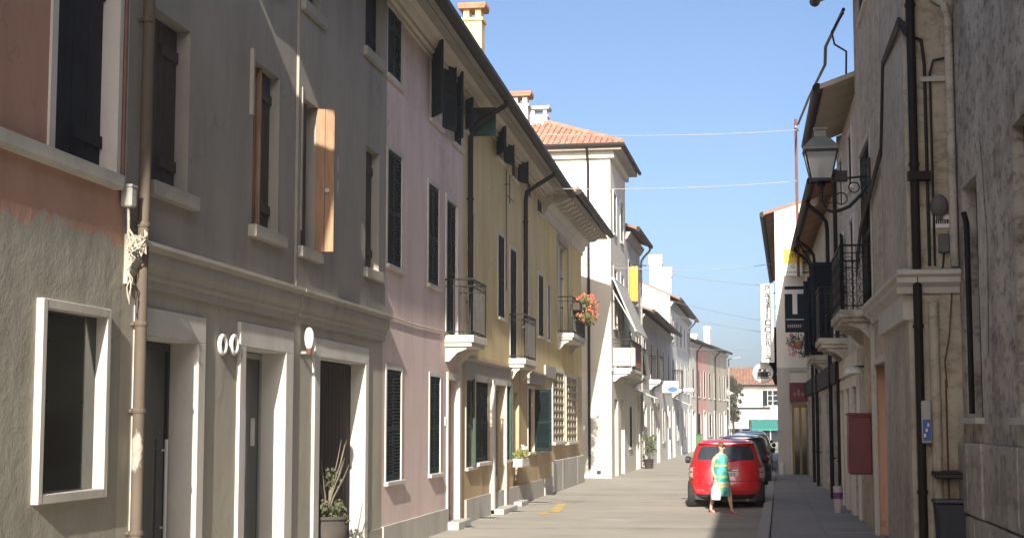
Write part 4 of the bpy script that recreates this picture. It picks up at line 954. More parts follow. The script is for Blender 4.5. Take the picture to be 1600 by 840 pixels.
fc.part('gutter_elbow', 'dimstone', MB().tube([(.2,-.06,6.95),(.3,-.08,6.8),(.42,-.08,6.72),(.46,-.08,6.5),(.46,-.08,3.6)], .05, 10), smooth=True)
e0 = Ll.px(1385,60)[0]
for off in (0, .05, .1):
    Ll.part('wall_cable', 'cable', MB().tube([(Ll.L+.1,-.02+off*.3,6.35+off), (Ll.L-.05,-.09,6.5+off), (e0,-.06,6.62+off*.6), (e0-.25,-.06,6.1+off), (e0-.6,-.06,5.5+off), (1.4,-.06,4.9+off), (.3,-.06,4.3+off*2)], .018, 6), smooth=True)
def wall_thing(B, name, label, cat, x, y, n=0.0):
    s, z = B.px(x, y, n); return thing(name, label, cat, B.P0 + B.d*s + B.N*n + Vector((0,0,z)), math.atan2(B.d.y, B.d.x))
t = wall_thing(fc, 'wall_bell', 'round grey bell fixture above the small street plate', 'bell', 1467, 330)
MB().loft([[(.10*q_*math.cos(a), -.02-d, .13*q_*math.sin(a)+.06) for a in [2*math.pi*k/18 for k in range(18)]] for q_, d in ((1,-.02),(1,.05),(.7,.09),(.1,.11))]).build('dome', M['dullgrey'], t, smooth=True); MB().box(-.04,.04,-.06,0,-.10,-.06).build('base', M['dullgrey'], t)
t = wall_thing(fc, 'street_plate', 'small white plate with worn blue lettering below the bell', 'plate', 1473, 346)
MB().box(-.13,.13,-.02,0,-.075,.075).build('plate', M['whitepaint'], t); q = MB(); rr = random.Random(4)
for k in range(9): q.box(-.105+.024*k,-.09+.024*k+rr.uniform(0,.004),-.024,-.0205,-.028,.026)
q.build('lettering', M['bluegrey'], t)
t = wall_thing(fc, 'meter_box', 'grey meter box below the street plate', 'electrical box', 1474, 378); MB().box(-.06,.06,-.09,0,-.13,.09).build('case', M['dullgrey'], t, bevel=.012); MB().tube([(0,-.05,-.11),(-.02,-.05,-.3),(-.2,-.03,-.45)], .012, 6).build('cable_stub', M['cable'], t)
t = wall_thing(fc, 'utility_box', 'narrow grey box with a blue and white sticker beside the dark downpipe', 'box', 1446, 655, .05); MB().box(-.055,.055,-.12,.05,-.27,.22).build('case', M['plastic'], t, bevel=.015); MB().box(-.045,.045,-.125,-.1205,-.24,.0).build('sticker', M['blue'], t)
q = MB(); 
for k in range(3): q.box(-.035+.02*k,-.012+.02*k,-.128,-.1255,-.2+.06*k,-.16+.06*k)
q.build('sticker_print', M['whitepaint'], t)
# burgundy letter box hung on the wall, with its sill
t = wall_thing(Ll, 'letter_box', 'burgundy metal letter box fixed to the right hand wall', 'letter box', 1362, 740)
MB().box(-.26,.26,-.36,0,0,.92).build('case', M['burg'], t, bevel=.02); MB().box(-.275,.275,-.375,.0,.925,.97).build('hood', M['burg'], t, bevel=.012)
q = MB(); q.box(-.266,-.261,-.32,-.05,.12,.62); q.build('door', M['burg'], t); MB().box(-.267,-.2615,-.3,-.07,.72,.78).build('slot', M['black'], t); q = MB(); q.box(-.18,.18,-.366,-.361,.12,.62); q.build('door', M['burg'], t)
# dark litter bin with a raised lid
t = wall_thing(fc, 'litter_bin', 'dark blue litter bin with a raised lid against the stone base', 'bin', 1484, 800, .02); t.location.z = 0
MB().loft([[(-.19*q_,-.36,z),(.19*q_,-.36,z),(.19*q_,-.02,z),(-.19*q_,-.02,z)] for q_, z in ((.86,.42),(1,.9))]).build('body', plain('bin_blue', (.02,.024,.04), .45), t, bevel=.02)
MB().box(-.205,.205,-.38,-.01,.9,.94).build('rim', plain('bin_rim', (.09,.10,.13), .5), t, bevel=.012)
MB().loft([[(-.2,-.38,1.17+d),(.2,-.38,1.17+d),(.2,-.01,1.2+d),(-.2,-.01,1.2+d)] for d in (0,.06)]).build('lid', M['black'], t, bevel=.015); MB().box(-.17,-.13,-.05,-.01,.94,1.2).box(.13,.17,-.05,-.01,.94,1.2).build('lid_post', M['black'], t); MB().tube([(0,-.18,PZ),(0,-.18,.45)], .03, 8).build('post', M['black'], t)

# ------------------------------------------------------------------ RIGHT: grey house with shops, then the shaded one
Mm = House('shop_house', 'shaded grey house on the right with pale shop doors under the street lantern', (RX,33.0), (RX,27.202), 7.55)
q_ = Mm.L
for a, b in ((.35,1.5), (2.1,3.3), (3.9,5.2)):
    Mm.ops.append((a, b, 0, 2.45, .25)); dr = MB().box(a+.01,b-.01,.16,.2,PZ,2.44).build('shop_door', M['greyw'], Mm.root); MB().box(a+.14,b-.14,.145,.159,.5,2.2).build('pane', M['glass'], dr)
    qq = MB(); qq.nb(a-.16,a-.003,-.24,.05,0,2.45); qq.nb(b+.003,b+.16,-.24,.05,0,2.45); qq.nb(a-.16,b+.16,-.24,.05,2.453,2.65); qq.build('surround', M['cream'], dr)
window(Mm, 1.1, 2.0, 3.5, 5.5, leaves=(0,172), mat='green', sill=None); window(Mm, 3.9, 4.8, 3.5, 5.5, leaves=(0,0), mat='green', sill=None); window(Mm, 1.1, 2.0, 6.1, 7.1, leaves=(0,0), mat='green'); window(Mm, 3.9, 4.8, 6.1, 7.1, leaves=(0,0), mat='green')
Mm.wall(M['rgrey2']); Mm.shell(M['rgrey2'], ov=.6, ze=7.75, roofmat='beige'); Mm.part('fascia', 'cream', MB().nb(.05,q_-.05,-.01,.06,2.7,3.05))
balcony(Mm, .7, 2.4, 3.45, .55, slab='dimstone', pitch=.09)
Mm.downpipe(.25, 7.6, ov=.6, z0=PZ)
Nn = House('shaded_house', 'shaded house with open dark shutters and balconies between lantern and tobacco sign', (RX,52.0), (RX,33.002), 6.9)
for k in range(5):
    s = 1.2+k*3.7; window(Nn, s, s+.95, 3.5, 5.4, leaves=(((0,0),(0,0),(0,0),(92,120),(0,100))[k]), mat='navy', sill=None)
    if k == 3: balcony(Nn, s-.4, s+1.4, 3.45, .42, slab='dimstone', pitch=.09)
    Nn.ops.append((s-.1, s+1.2, 0, 2.5, .25)); dr = MB().box(s-.09,s+1.19,.16,.2,PZ,2.49).build('shop_door', M['navy'], Nn.root); MB().box(s+.1,s+1.0,.145,.159,.4,2.3).build('pane', M['glass'], dr)
Nn.wall(M['rgrey2']); Nn.shell(M['rgrey2'], ov=.5, ze=7.0)
for s in (7.0, 9.6, 16.6): Nn.downpipe(s, 6.9, ov=.5, z0=PZ, n=.1)
Nn.part('sign_board', 'navy', MB().nb(.4, 18.6, -.01, .10, 2.65, 3.1))

# ------------------------------------------------------------------ RIGHT: white house with the pastry shop
Oo = House('pastry_shop_house', 'white house with a sunlit gable and hanging shop signs on the right', (1.6,77), (.95,52.0), 8.3, D=9)
for k in range(5):
    s = 2+k*4.6; window(Oo, s, s+1, 3.6, 5.2, leaves=(150,150), mat='green'); window(Oo, s, s+1, 6.0, 7.5, leaves=(0,0), mat='green')
    Oo.ops.append((s-.2, s+1.4, 0, 2.6, .2)); MB().box(s-.19,s+1.39,.12,.16,PZ,2.59).build('shop_door', M['glass'], Oo.root)
Oo.wall(M['white']); Oo.shell(M['white'], ov=.36, ze=8.85, slope=.30)
L = Oo.L
Oo.part('corner_pilaster', 'greyw', MB().box(L+.0,L+.06,.0,.42,0,3.5)); Oo.part('belt_course', 'greyw', MB().box(L,L+.08,0,1.2,3.5,3.62))
fr = MB(); fr.box(L,L+.09,.46,.54,PZ,2.4); fr.box(L,L+.09,.94,1.0,PZ,2.4); fr.box(L,L+.09,.54,.94,2.3,2.4); fr.box(L+.0,L+.07,.70,.78,PZ,2.3)
sd_ = fr.build('shop_door', wood('ochre_wood', (.30,.20,.07), (.20,.13,.05)), Oo.root); MB().box(L+.002,L+.04,.54,.70,PZ,2.3).box(L+.002,L+.04,.78,.94,PZ,2.3).build('pane', M['glass'], sd_)
Oo.part('bollard_base', 'trimwhite', MB().lathe((L+.2,.12,PZ), [(.09,0),(.09,.3),(.06,.38),(.02,.4)], 12))
sg = thing('shop_sign', 'dark red box sign above the narrow shop door on the right', 'sign', Oo.P0 + Oo.d*(L+.1) - Oo.N*.78 + Vector((0,0,2.5)), Oo.root.rotation_euler.z)
MB().box(0,.16,-.38,.46,0,.62).build('panel', M['burg'], sg, bevel=.012); q = MB()
for k in range(4): q.box(.1605,.164,-.25+.13*k,-.17+.13*k,.18,.30+.1*(k == 1))
q.build('lettering', plain('faded_pink', (.35,.16,.15), .6), sg)
# projecting signs
def proj_sign(name, label, x0, x1, y0, y1, Y, mat, wall_x):
    a, b = at_y(x0,y1,Y), at_y(x1,y0,Y); r = thing(name, label, 'sign', ((a.x+b.x)/2, Y, a.z)); w_, h = (b.x-a.x)/2, b.z-a.z
    MB().box(-w_,w_,-.07,.07,0,h).build('panel', M[mat], r, bevel=.008)
    for f in (.12,.88): MB().tube([(w_-.02,0,h*f),(wall_x-(a.x+b.x)/2,0,h*f)], .022, 6).build('bracket', M['iron'], r)
    return r, w_, h
r, w_, h = proj_sign('pastry_sign', 'tall white vertical sign reading PASTICCERIA', 1190, 1208, 443, 566, 52.7, 'whitepaint', 1.05)
for k, ch in enumerate('PASTICCERIA'): text_obj(ch, h*.108, 'black', r, (0,-.074,h*(.935-k*.0875)), (math.pi/2,0,0))
r, w_, h = proj_sign('tobacco_sign', 'dark square sign with a big white T', 1227, 1257, 447, 519, 48, 'navy', RX)
text_obj('T', 1.05, 'whitepaint', r, (0,-.074,h*.63), (math.pi/2,0,0)); MB().box(-w_+.03,w_-.03,-.0745,-.0705,h*.27,h*.285).build('line', M['whitepaint'], r); q = MB()
for k in range(7): q.box(-w_+.07+.062*k,-w_+.11+.062*k,-.0745,-.0705,h*.1,h*.17)
q.build('lettering', M['greypaint'], r)
r, w_, h = proj_sign('lottery_sign', 'yellow and white LOTTO sign above the white T sign', 1224, 1253, 388, 431, 46, 'whitepaint', RX)
MB().box(-w_+.01,w_-.01,-.076,-.0705,h*.45,h-.01).build('yellow_field', M['yel'], r); text_obj('LOTTO', .155, 'black', r, (0,-.079,h*.72), (math.pi/2,0,0)); text_obj('G', .16, 'greypaint', r, (0,-.074,h*.33), (math.pi/2,0,0)); q = MB()
for k in range(6): q.box(-.19+.065*k,-.15+.065*k,-.0745,-.0705,h*.10,h*.16)
q.build('lettering', M['greypaint'], r)
p = at_y(1192, 582, 53.2); r = thing('round_sign', 'round white sign with a black cup emblem under the vertical sign', 'sign', p)
q = MB(); q.loft([[(.35*math.cos(t), y_, .35*math.sin(t)) for t in [2*math.pi*k/36 for k in range(36)]] for y_ in (-.07,.07)]); q.build('disc', M['whitepaint'], r, smooth=True); MB().ring((0,-.07,0),(0,1,0),(1,0,0),.345,.014,36,6).build('rim', M['greypaint'], r)
q = MB(); q.box(-.19,.17,-.078,-.0715,-.14,.03); q.box(-.22,.21,-.078,-.0715,-.19,-.155); q.box(-.15,-.05,-.078,-.0715,.045,.13); q.box(.0,.12,-.078,-.0715,.045,.12); q.ring((.19,-.074,-.04),(0,1,0),(1,0,0),.06,.015,14,5); q.build('emblem', M['black'], r)
MB().tube([(.34,0,0),(.62,0,.0)], .025, 6).build('bracket', M['iron'], r)
p = at_y(1237, 540, 48); r = thing('hanging_flowers', 'hanging pot with pink flowers below the white T sign', 'flowers', (1.55,48,p.z)); MB().lathe((0,0,-.1), [(.08,0),(.14,.1),(.16,.22),(.15,.24)], 14).build('pot', M['terra'], r, smooth=True)
lf = MB(); fl = MB(); R_ = random.Random(2)
for k in range(14): leaves(lf, (R_.uniform(-.25,.25),R_.uniform(-.2,.2),R_.uniform(-.3,.35)), .13, 24, .08, rng=R_)
for k in range(14): leaves(fl, (R_.uniform(-.3,-.05),R_.uniform(-.2,.1),R_.uniform(-.3,.4)), .07, 14, .06, rng=R_)
lf.build('foliage', leafm('basket_leaves', (.04,.06,.02), (.08,.10,.04)), r, fix=False); fl.build('blossom', leafm('pink_petals', (.55,.12,.20), (.60,.30,.32)), r, fix=False); MB().tube([(.38,.0,.5),(0,0,.5),(0,0,.2)], .015, 5).build('hanger', M['iron'], r)

# ------------------------------------------------------------------ street lantern on its scrolled bracket
def lantern(label, Y, X, zc, wallX):
    r = thing('street_lantern', label, 'street lamp', (X, Y, zc)); ir = 'iron'
    top, bot, h = .245, .155, .44
    f = MB()
    for i in range(4):
        a = math.pi/4 + i*math.pi/2; d = Vector((math.cos(a), math.sin(a), 0))*1.414; f.tube([d*bot, d*top+Vector((0,0,h))], .014, 6)
    for rr_, z in ((bot,0),(top,h)): f.box(-rr_-.015,rr_+.015,-rr_-.015,-rr_+.01,z-.02,z+.02); f.box(-rr_-.015,rr_+.015,rr_-.01,rr_+.015,z-.02,z+.02); f.box(-rr_-.015,-rr_+.01,-rr_+.01,rr_-.01,z-.02,z+.02); f.box(rr_-.01,rr_+.015,-rr_+.01,rr_-.01,z-.02,z+.02)
    f.build('frame', M[ir], r, fix=False)
    t = NT('lantern_glass_%d' % int(Y)); t.b.inputs['Base Color'].default_value = (.55,.57,.58,1); t.b.inputs['Roughness'].default_value = .25; t.b.inputs['Transmission Weight'].default_value = .55
    for i in range(4):
        a = i*math.pi/2; R4 = Matrix.Rotation(a, 4, 'Z'); MB().quad(R4@Vector((-bot+.01,-bot,.02)), R4@Vector((bot-.01,-bot,.02)), R4@Vector((top-.012,-top,h-.02)), R4@Vector((-top+.012,-top,h-.02))).build('pane', t.m, r)
    sq = lambda q, z: [(-q,-q,z),(q,-q,z),(q,q,z),(-q,q,z)]
    rf = MB().loft([sq(.275,h+.02), sq(.275,h+.05), sq(.16,h+.19), sq(.085,h+.24), sq(.085,h+.34), sq(.105,h+.35), sq(.105,h+.385), sq(.02,h+.40)]).build('roof', plain('zinc_green_grey_%d' % int(Y), (.20,.21,.19), .5, .3), r)
    MB().lathe((0,0,.03), [(.03,0),(.05,.05),(.06,.12),(.04,.2),(.01,.23)], 12).build('bulb', M['whitepaint'], r, smooth=True)
    b = MB(); dx = wallX - X
    b.tube([(0,0,-.02),(0,0,-.12),(.0,0,-.3),(.06,0,-.46),(.2,0,-.5),(.42,0,-.42),(.6,0,-.24),(dx-.02,0,-.02)], [.05,.03,.025,.028,.028,.028,.028,.03], 8)
    b.tube([(.1,0,.0),(dx,0,.06)], .018, 6); b.lathe((0,0,-.12), [(.03,0),(.07,.04),(.05,.09),(.09,.11)], 12); b.box(.17,.40,-.07,.07,-.02,.14)
    for cx_, cz_, rr_ in ((.30,-.29,.09),(.50,-.12,.08),(.66,.0,.06),(.12,-.30,.06)): b.ring((cx_,0,cz_), (0,1,0), (1,0,0), rr_, .011, 18, 5)
    b.box(dx-.05,dx,-.04,.04,-.3,.34)
    for z in (-.26,.0,.28): b.ring((dx-.09,0,z), (0,1,0), (1,0,0), .06, .012, 14, 5)
    b.build('bracket', M[ir], r, smooth=True); return r
p = at_y(1283, 282, 24.2); lantern('large four sided street lantern on a scrolled iron bracket, right wall', 24.2, p.x, p.z, RX)
p = at_y(1272, 300, 36); r = thing('street_light', 'small white street light head behind the large lantern', 'street lamp', p)
MB().loft([[(.16*q*math.cos(t), .16*q*math.sin(t), z) for t in [2*math.pi*k/16 for k in range(16)]] for q, z in ((.3,.12),(.8,.08),(1,0),(.9,-.12),(.5,-.28),(.1,-.33))]).build('globe', M['whitepaint'], r, smooth=True)
MB().tube([(0,0,.1),(.15,0,.2),(RX-p.x,0,.2)], .025, 6).build('arm', M['iron'], r)
t = wall_thing(Ll, 'wall_lamp', 'white half dome wall lamp above the burgundy letter box', 'lamp', 1350, 578); MB().lathe((0,-.17,-.05), [(.16,0),(.15,.05),(.10,.10),(.03,.12)], 16).build('shade', M['whitepaint'], t, smooth=True); MB().box(-.02,.02,-.17,0,.05,.08).build('arm', M['iron'], t)
p = gnd(1310, 800, PZ); t = thing('umbrella_stand', 'small purple and white tub on the pavement below the letter box', 'tub', (p.x,p.y,PZ)); MB().lathe((0,0,0), [(.07,0),(.085,.12),(.09,.5),(.08,.5),(.075,.1)], 14).build('tub', plain('pale_pink_white', (.50,.42,.46), .5), t, smooth=True); MB().lathe((0,0,.26), [(.091,0),(.0925,.12)], 14).build('band', plain('purple_band', (.16,.05,.16), .5), t)
# mast and cables
mp = at_y(1247, 400, 45); mt = at_y(1247, 186, 45)
ms = thing('cable_mast', 'rusty iron mast standing above the roof eave, carrying cables', 'mast', (mp.x,45,mp.z-.6)); hh = mt.z-mp.z+.6
MB().tube([(0,0,0),(0,0,hh)], .04, 8).build('pole', M['copperpipe'], ms); MB().tube([(0,0,hh-.35),(.06,0,hh-.3)], .05, 8).tube([(0,-.12,hh-.25),(0,.12,hh-.25)], .03, 6).build('insulator', M['greypaint'], ms); MB().tube([(0,0,.1),(RX-mp.x-.4,0,.1)], .03, 6).tube([(0,0,1.0),(RX-mp.x,0,.3)], .025, 6).build('stay', M['iron'], ms)
e = at_y(1318, 15, 27.5)
cable('cable', [mt-Vector((0,0,.15)), mt.lerp(e,.35)-Vector((0,0,.12)), mt.lerp(e,.7)-Vector((0,0,.22)), mt.lerp(e,.76)-Vector((.05,0,.0)), e], .035, 'cable', 'thick dark cable rising from the rusty mast to the roof corner')
a, b = at_y(1318, 20, 27.4), at_y(1322, 118, 27.4); cable('cable', [a, a.lerp(b,.3)-Vector((.22,0,0)), a.lerp(b,.5)-Vector((.18,0,.0)), a.lerp(b,.62)+Vector((.02,0,0)), b], .02, 'cable', 'looped dark cable hanging under the roof corner')
for k, (x0, y0, Y0, x1, y1, Y1, sg_, rr_, mt_, lb) in enumerate([
    (800,209,34,1246,203,45,.10,.010,'cablew','highest pale wire across the street, from gutter to mast'),
    (760,292,34,1245,283,44,.12,.009,'cablew','thin wire across the street below the highest one'),
    (903,412,47,1206,412,58,.22,.010,'cablew','sagging pale wire in front of the two white chimneys'),
    (905,400,47,1210,447,64,.15,.009,'cablew','thin wire slanting over the awning'),
    (955,468,55,1200,520,70,.10,.009,'cablew','lower thin wire near the orange banner'),
    (1010,540,70,1190,545,85,.10,.010,'cablew','lowest pale wire above the far row'),
    (985,452,58,1190,500,75,.1,.009,'cablew','pale wire crossing behind the orange banner')]):
    cable('overhead_wire', sag(at_y(x0,y0,Y0), at_y(x1,y1,Y1), sg_), rr_, mt_, lb, 'wire', 'wires across the street', 5)

# ------------------------------------------------------------------ cars
LV = [(.20,.70,.16,3.52),(.26,.77,.05,3.64),(.34,.805,.01,3.69),(.44,.822,.0,3.71),(.54,.828,.0,3.70),(.60,.828,.025,3.66),(.70,.830,.05,3.58),(.80,.825,.075,3.42),(.88,.812,.105,3.20),(.95,.792,.14,2.96),(1.02,.765,.175,2.78),(1.12,.728,.235,2.58),(1.22,.692,.30,2.36),(1.32,.655,.38,2.12),(1.39,.62,.46,1.92),(1.44,.57,.56,1.76),(1.47,.47,.72,1.58),(1.485,.30,.95,1.40)]
def lv(z):
    if z <= LV[0][0]: return LV[0][1:]
    for a, b in zip(LV, LV[1:]):
        if a[0] <= z <= b[0]:
            t = (z-a[0])/(b[0]-a[0]); return tuple(a[i]+(b[i]-a[i])*t for i in (1,2,3))
    return LV[-1][1:]
NE = 4.2
def rear_pt(fx, z, off=0.0):
    w_, yr, yf = lv(z); c, L_ = (yr+yf)/2, (yf-yr)/2; return Vector((fx*(w_+off*abs(fx)), c-(L_+off)*(1-min(.9999,abs(fx))**NE)**(1/NE), z))
def side_pt(sd_, fy, z, off=0.0):
    w_, yr, yf = lv(z); c, L_ = (yr+yf)/2, (yf-yr)/2; return Vector((sd_*(w_+off)*(1-min(.9999,abs(fy))**NE)**(1/NE), c+fy*L_, z))
def patch(fn, u0, u1, z0, z1, off, nu=14, nz=8, inset=None):
    mb = MB(); G = []
    for j in range(nz+1):
        z = z0+(z1-z0)*j/nz; q = inset(j/nz) if inset else (u0, u1); G.append([fn(q[0]+(q[1]-q[0])*i/nu, z, off) for i in range(nu+1)])
    B_ = [[fn(((inset(j/nz) if inset else (u0,u1))[0])+(((inset(j/nz) if inset else (u0,u1))[1])-((inset(j/nz) if inset else (u0,u1))[0]))*i/nu, z0+(z1-z0)*j/nz, -.01) for i in range(nu+1)] for j in range(nz+1)]
    n = nu+1; vs = [p for r in G for p in r] + [p for r in B_ for p in r]; o = n*(nz+1); fs = []
    for j in range(nz):
        for i in range(nu): fs.append((j*n+i, j*n+i+1, (j+1)*n+i+1, (j+1)*n+i))
    ring_ = [i for i in range(nu)] + [j*n+nu for j in range(nz)] + [nz*n+i for i in range(nu,0,-1)] + [j*n for j in range(nz,0,-1)]
    for a, b in zip(ring_, ring_[1:]+ring_[:1]): fs.append((a, b, b+o, a+o))
    return mb.add(vs, fs)
M['chrome'] = plain('chrome_trim', (.6,.6,.6), .2, .05, metal=1.0); M['tyre'] = plain('tyre_rubber', (.022,.022,.022), .85, .2); M['rim'] = plain('wheel_rim', (.35,.35,.36), .35, .1, metal=.7)
M['carglass'] = glass('car_glass', (.035,.045,.055), .05); M['dull'] = plain('black_trim', (.025,.025,.026), .6, .2)
def lamp_mat(name, c):
    t = NT(name); t.b.inputs['Base Color'].default_value = (*c,1); t.b.inputs['Roughness'].default_value = .15; t.b.inputs['Coat Weight'].default_value = .6; return t.m
M['tail'] = lamp_mat('tail_lamp_red', (.50,.06,.06)); M['tailw'] = lamp_mat('tail_lamp_clear', (.78,.60,.56))
def make_car(label, paint, X, Y, sc=1.0, yaw=0.0, zs=.97, detail=True):
    r = thing('parked_car', label, 'car', (X, Y, 0), yaw, 'cars parked along the right kerb'); r.scale = (sc, sc, sc*zs)
    angs = [2*math.pi*k/64 for k in range(64)]; rings = []
    zz = []
    for a, b in zip(LV, LV[1:]): zz += [a[0]+(b[0]-a[0])*t/2 for t in (0,1)]
    zz.append(LV[-1][0])
    for z in zz:
        w_, yr, yf = lv(z); c, L_ = (yr+yf)/2, (yf-yr)/2; e_ = 2/NE
        rings.append([(w_*math.copysign(abs(math.cos(a))**e_, math.cos(a)), c+L_*math.copysign(abs(math.sin(a))**e_, math.sin(a)), z) for a in angs])
    body = MB().loft(rings).build('body', paint, r, smooth=True)
    cut = MB()
    for y_ in (.62, 3.05): cut.tube([(-1,y_,.29),(1,y_,.29)], .335, 28)
    co = cut.build('cutter', None, None); md = body.modifiers.new('b', 'BOOLEAN'); md.operation = 'DIFFERENCE'; md.object = co; md.solver = 'EXACT'
    bpy.context.view_layer.update(); me = bpy.data.meshes.new_from_object(body.evaluated_get(bpy.context.evaluated_depsgraph_get())); body.modifiers.clear(); body.data = me; bpy.data.objects.remove(co)
    me.materials.clear(); me.materials.append(paint); me.polygons.foreach_set('use_smooth', [True]*len(me.polygons)); me.set_sharp_from_angle(angle=math.radians(35))
    uc = MB().box(-.66,.66,.25,3.5,.18,.62).build('underbody', M['dull'], r)
    patch(rear_pt, -.88, .88, 1.045, 1.345, .004, 24, 10, lambda t: (-.83+.05*t**3-.0+.06*(1-t)**5, .83-.05*t**3-.06*(1-t)**5)).build('rear_window', M['carglass'], r, smooth=True)
    for s_ in (-1,1):
        patch(lambda u, z, o, s_=s_: side_pt(s_, u, z, o), -.62, .5, .98, 1.34, .004, 20, 8, lambda t: (-.68+.03*t, .62-.16*t)).build('side_window', M['carglass'], r, smooth=True)
        tl = patch(rear_pt, .82*s_, .985*s_, .62, .92, .012, 8, 8).build('tail_lamp', M['tail'], r, smooth=True)
        patch(rear_pt, .85*s_, .97*s_, .66, .76, .016, 6, 4).build('lens', M['tailw'], tl, smooth=True); patch(rear_pt, .85*s_, .97*s_, .79, .87, .016, 6, 4).build('lens', M['tailw'], tl, smooth=True)
        mr = MB().loft([[(s_*(.79+.14*q), 2.25+.07*math.cos(a)*g_, 1.0+.085*math.sin(a)*g_) for a in [2*math.pi*k/14 for k in range(14)]] for q, g_ in ((.0,.3),(.2,.8),(.6,1.0),(.95,.9),(1.05,.4))]).build('mirror', M['dull'], r, smooth=True)
        patch(rear_pt, .55*s_, .80*s_, .36, .41, .006, 6, 2).build('reflector', M['tail'], r, smooth=True)
    patch(lambda u, z, o: Vector((0,0,0)) if False else _front(u, z, o), -.86, .86, 1.0, 1.36, .004, 16, 8).build('windscreen', M['carglass'], r, smooth=True)
    for y_ in (.62, 3.05):
        for s_ in (-1,1):
            wh = MB(); c = Vector((s_*.72, y_, .29)); ax = Vector((1,0,0)); rg = []
            for xx, rr_ in ((-.09,.20),(-.095,.27),(-.07,.295),(.07,.295),(.095,.27),(.09,.20)): rg.append([c+Vector((xx, rr_*math.cos(a), rr_*math.sin(a))) for a in [2*math.pi*k/28 for k in range(28)]])
            t_ = MB().loft(rg).build('wheel', M['tyre'], r, smooth=True)
            rm = MB()
            for k in range(8): a = 2*math.pi*k/8; rm.obox(c+Vector((s_*.085, .1*math.cos(a), .1*math.sin(a))), (.012,0,0), (0,.022*-math.sin(a),.022*math.cos(a)), (0,.1*math.cos(a),.1*math.sin(a)))
            rm.ring(c+Vector((s_*.085,0,0)), ax, (0,1,0), .195, .018, 24, 5); rm.build('rim', M['rim'], t_)
    # seams, plate, trim
    patch(rear_pt, -.93, .93, .585, .597, .0015, 20, 1).build('bumper_seam', M['dull'], r); patch(rear_pt, -.80, .80, .205, .30, .006, 20, 3).build('bumper_valance', M['dull'], r, smooth=True)
    for s_ in (-1,1): patch(rear_pt, .80*s_, .808*s_, .60, .99, .0015, 1, 8).build('tailgate_seam', M['dull'], r)
    patch(rear_pt, -.86, .86, .36, .372, .002, 16, 1).build('bumper_line', M['dull'], r)
    p = rear_pt(0, .74); pl = MB().box(-.26,.26,p.y-.022,p.y-.006,.69,.80).build('number_plate', M['whitepaint'], r, bevel=.004)
    q = MB()
    for k in range(7): q.box(-.20+.06*k,-.165+.06*k,p.y-.0245,p.y-.0222,.72,.775)
    q.build('plate_print', M['greypaint'], pl); MB().box(-.26,-.225,p.y-.0242,p.y-.0222,.692,.798).build('plate_band', M['blue'], pl)
    MB().box(-.27,.27,p.y-.03,p.y+.0,.815,.84).build('handle_trim', M['chrome'], r, bevel=.006)
    em = rear_pt(0, .92); MB().ring((0,em.y-.008,.92), (0,1,0), (1,0,0), .035, .008, 18, 5).build('badge', M['chrome'], r)
    wp = rear_pt(0, 1.01, .02); MB().tube([wp, rear_pt(.2,1.03,.02), rear_pt(.42,1.06,.018)], [.014,.009,.005], 6).build('wiper', M['dull'], r)
    sp = MB().loft([[Vector((x_, rear_pt(x_/.64*.9, 1.37).y-d, 1.395+dz)) for x_ in [-.56+1.12*k/12 for k in range(13)]] for d, dz in ((-.10,.03),(.05,.02),(.055,-.005),(-.06,-.02))]).build('spoiler', paint, r, smooth=True)
    hb = rear_pt(0, 1.36, .012); MB().box(-.12,.12,hb.y-.02,hb.y+.02,1.352,1.366).build('brake_light', M['tail'], r)
    MB().tube([(.45,.1,.2),(.45,-.02,.19)], .03, 10).build('exhaust', M['chrome'], r)
    return r
def _front(u, z, o):
    p = rear_pt(u, z, o); w_, yr, yf = lv(z); return Vector((p.x, yr+yf-p.y, z))
def car_paint(name, c): 
    t = NT(name); t.b.inputs['Base Color'].default_value = (*c,1); t.b.inputs['Roughness'].default_value = .32; t.b.inputs['Coat Weight'].default_value = .8; t.b.inputs['Coat Roughness'].default_value = .05
    cc = t.mix(t.ramp(t.noise(9,5), .5, .8, 0, .15), c, (.35,.3,.27)); t.col(cc); return t.m
make_car('bright red rounded hatchback parked beside the walking woman', car_paint('red_car_paint', (.62,.012,.02)), -.50, 33.1, 1.0)
make_car('dark grey hatchback parked just in front of the red one', car_paint('charcoal_car_paint', (.03,.033,.036)), -.20, 45.5, 1.0, -.02)
make_car('silver hatchback parked ahead of the dark grey one', car_paint('silver_car_paint', (.40,.41,.42)), .0, 56.5, 1.0, -.02)
make_car('dark blue hatchback, the farthest of the parked cars', car_paint('navy_car_paint', (.02,.03,.06)), .05, 67, 1.0, -.02)

# ------------------------------------------------------------------ the woman crossing in front of the red car
WP = gnd(1127, 801); HS = 1.37/1.66
wm = thing('person', 'woman with short auburn hair, sunglasses and a teal patterned dress walking past the red car', 'person', (WP.x, WP.y, 0), math.radians(-48)); wm.scale = (HS,)*3
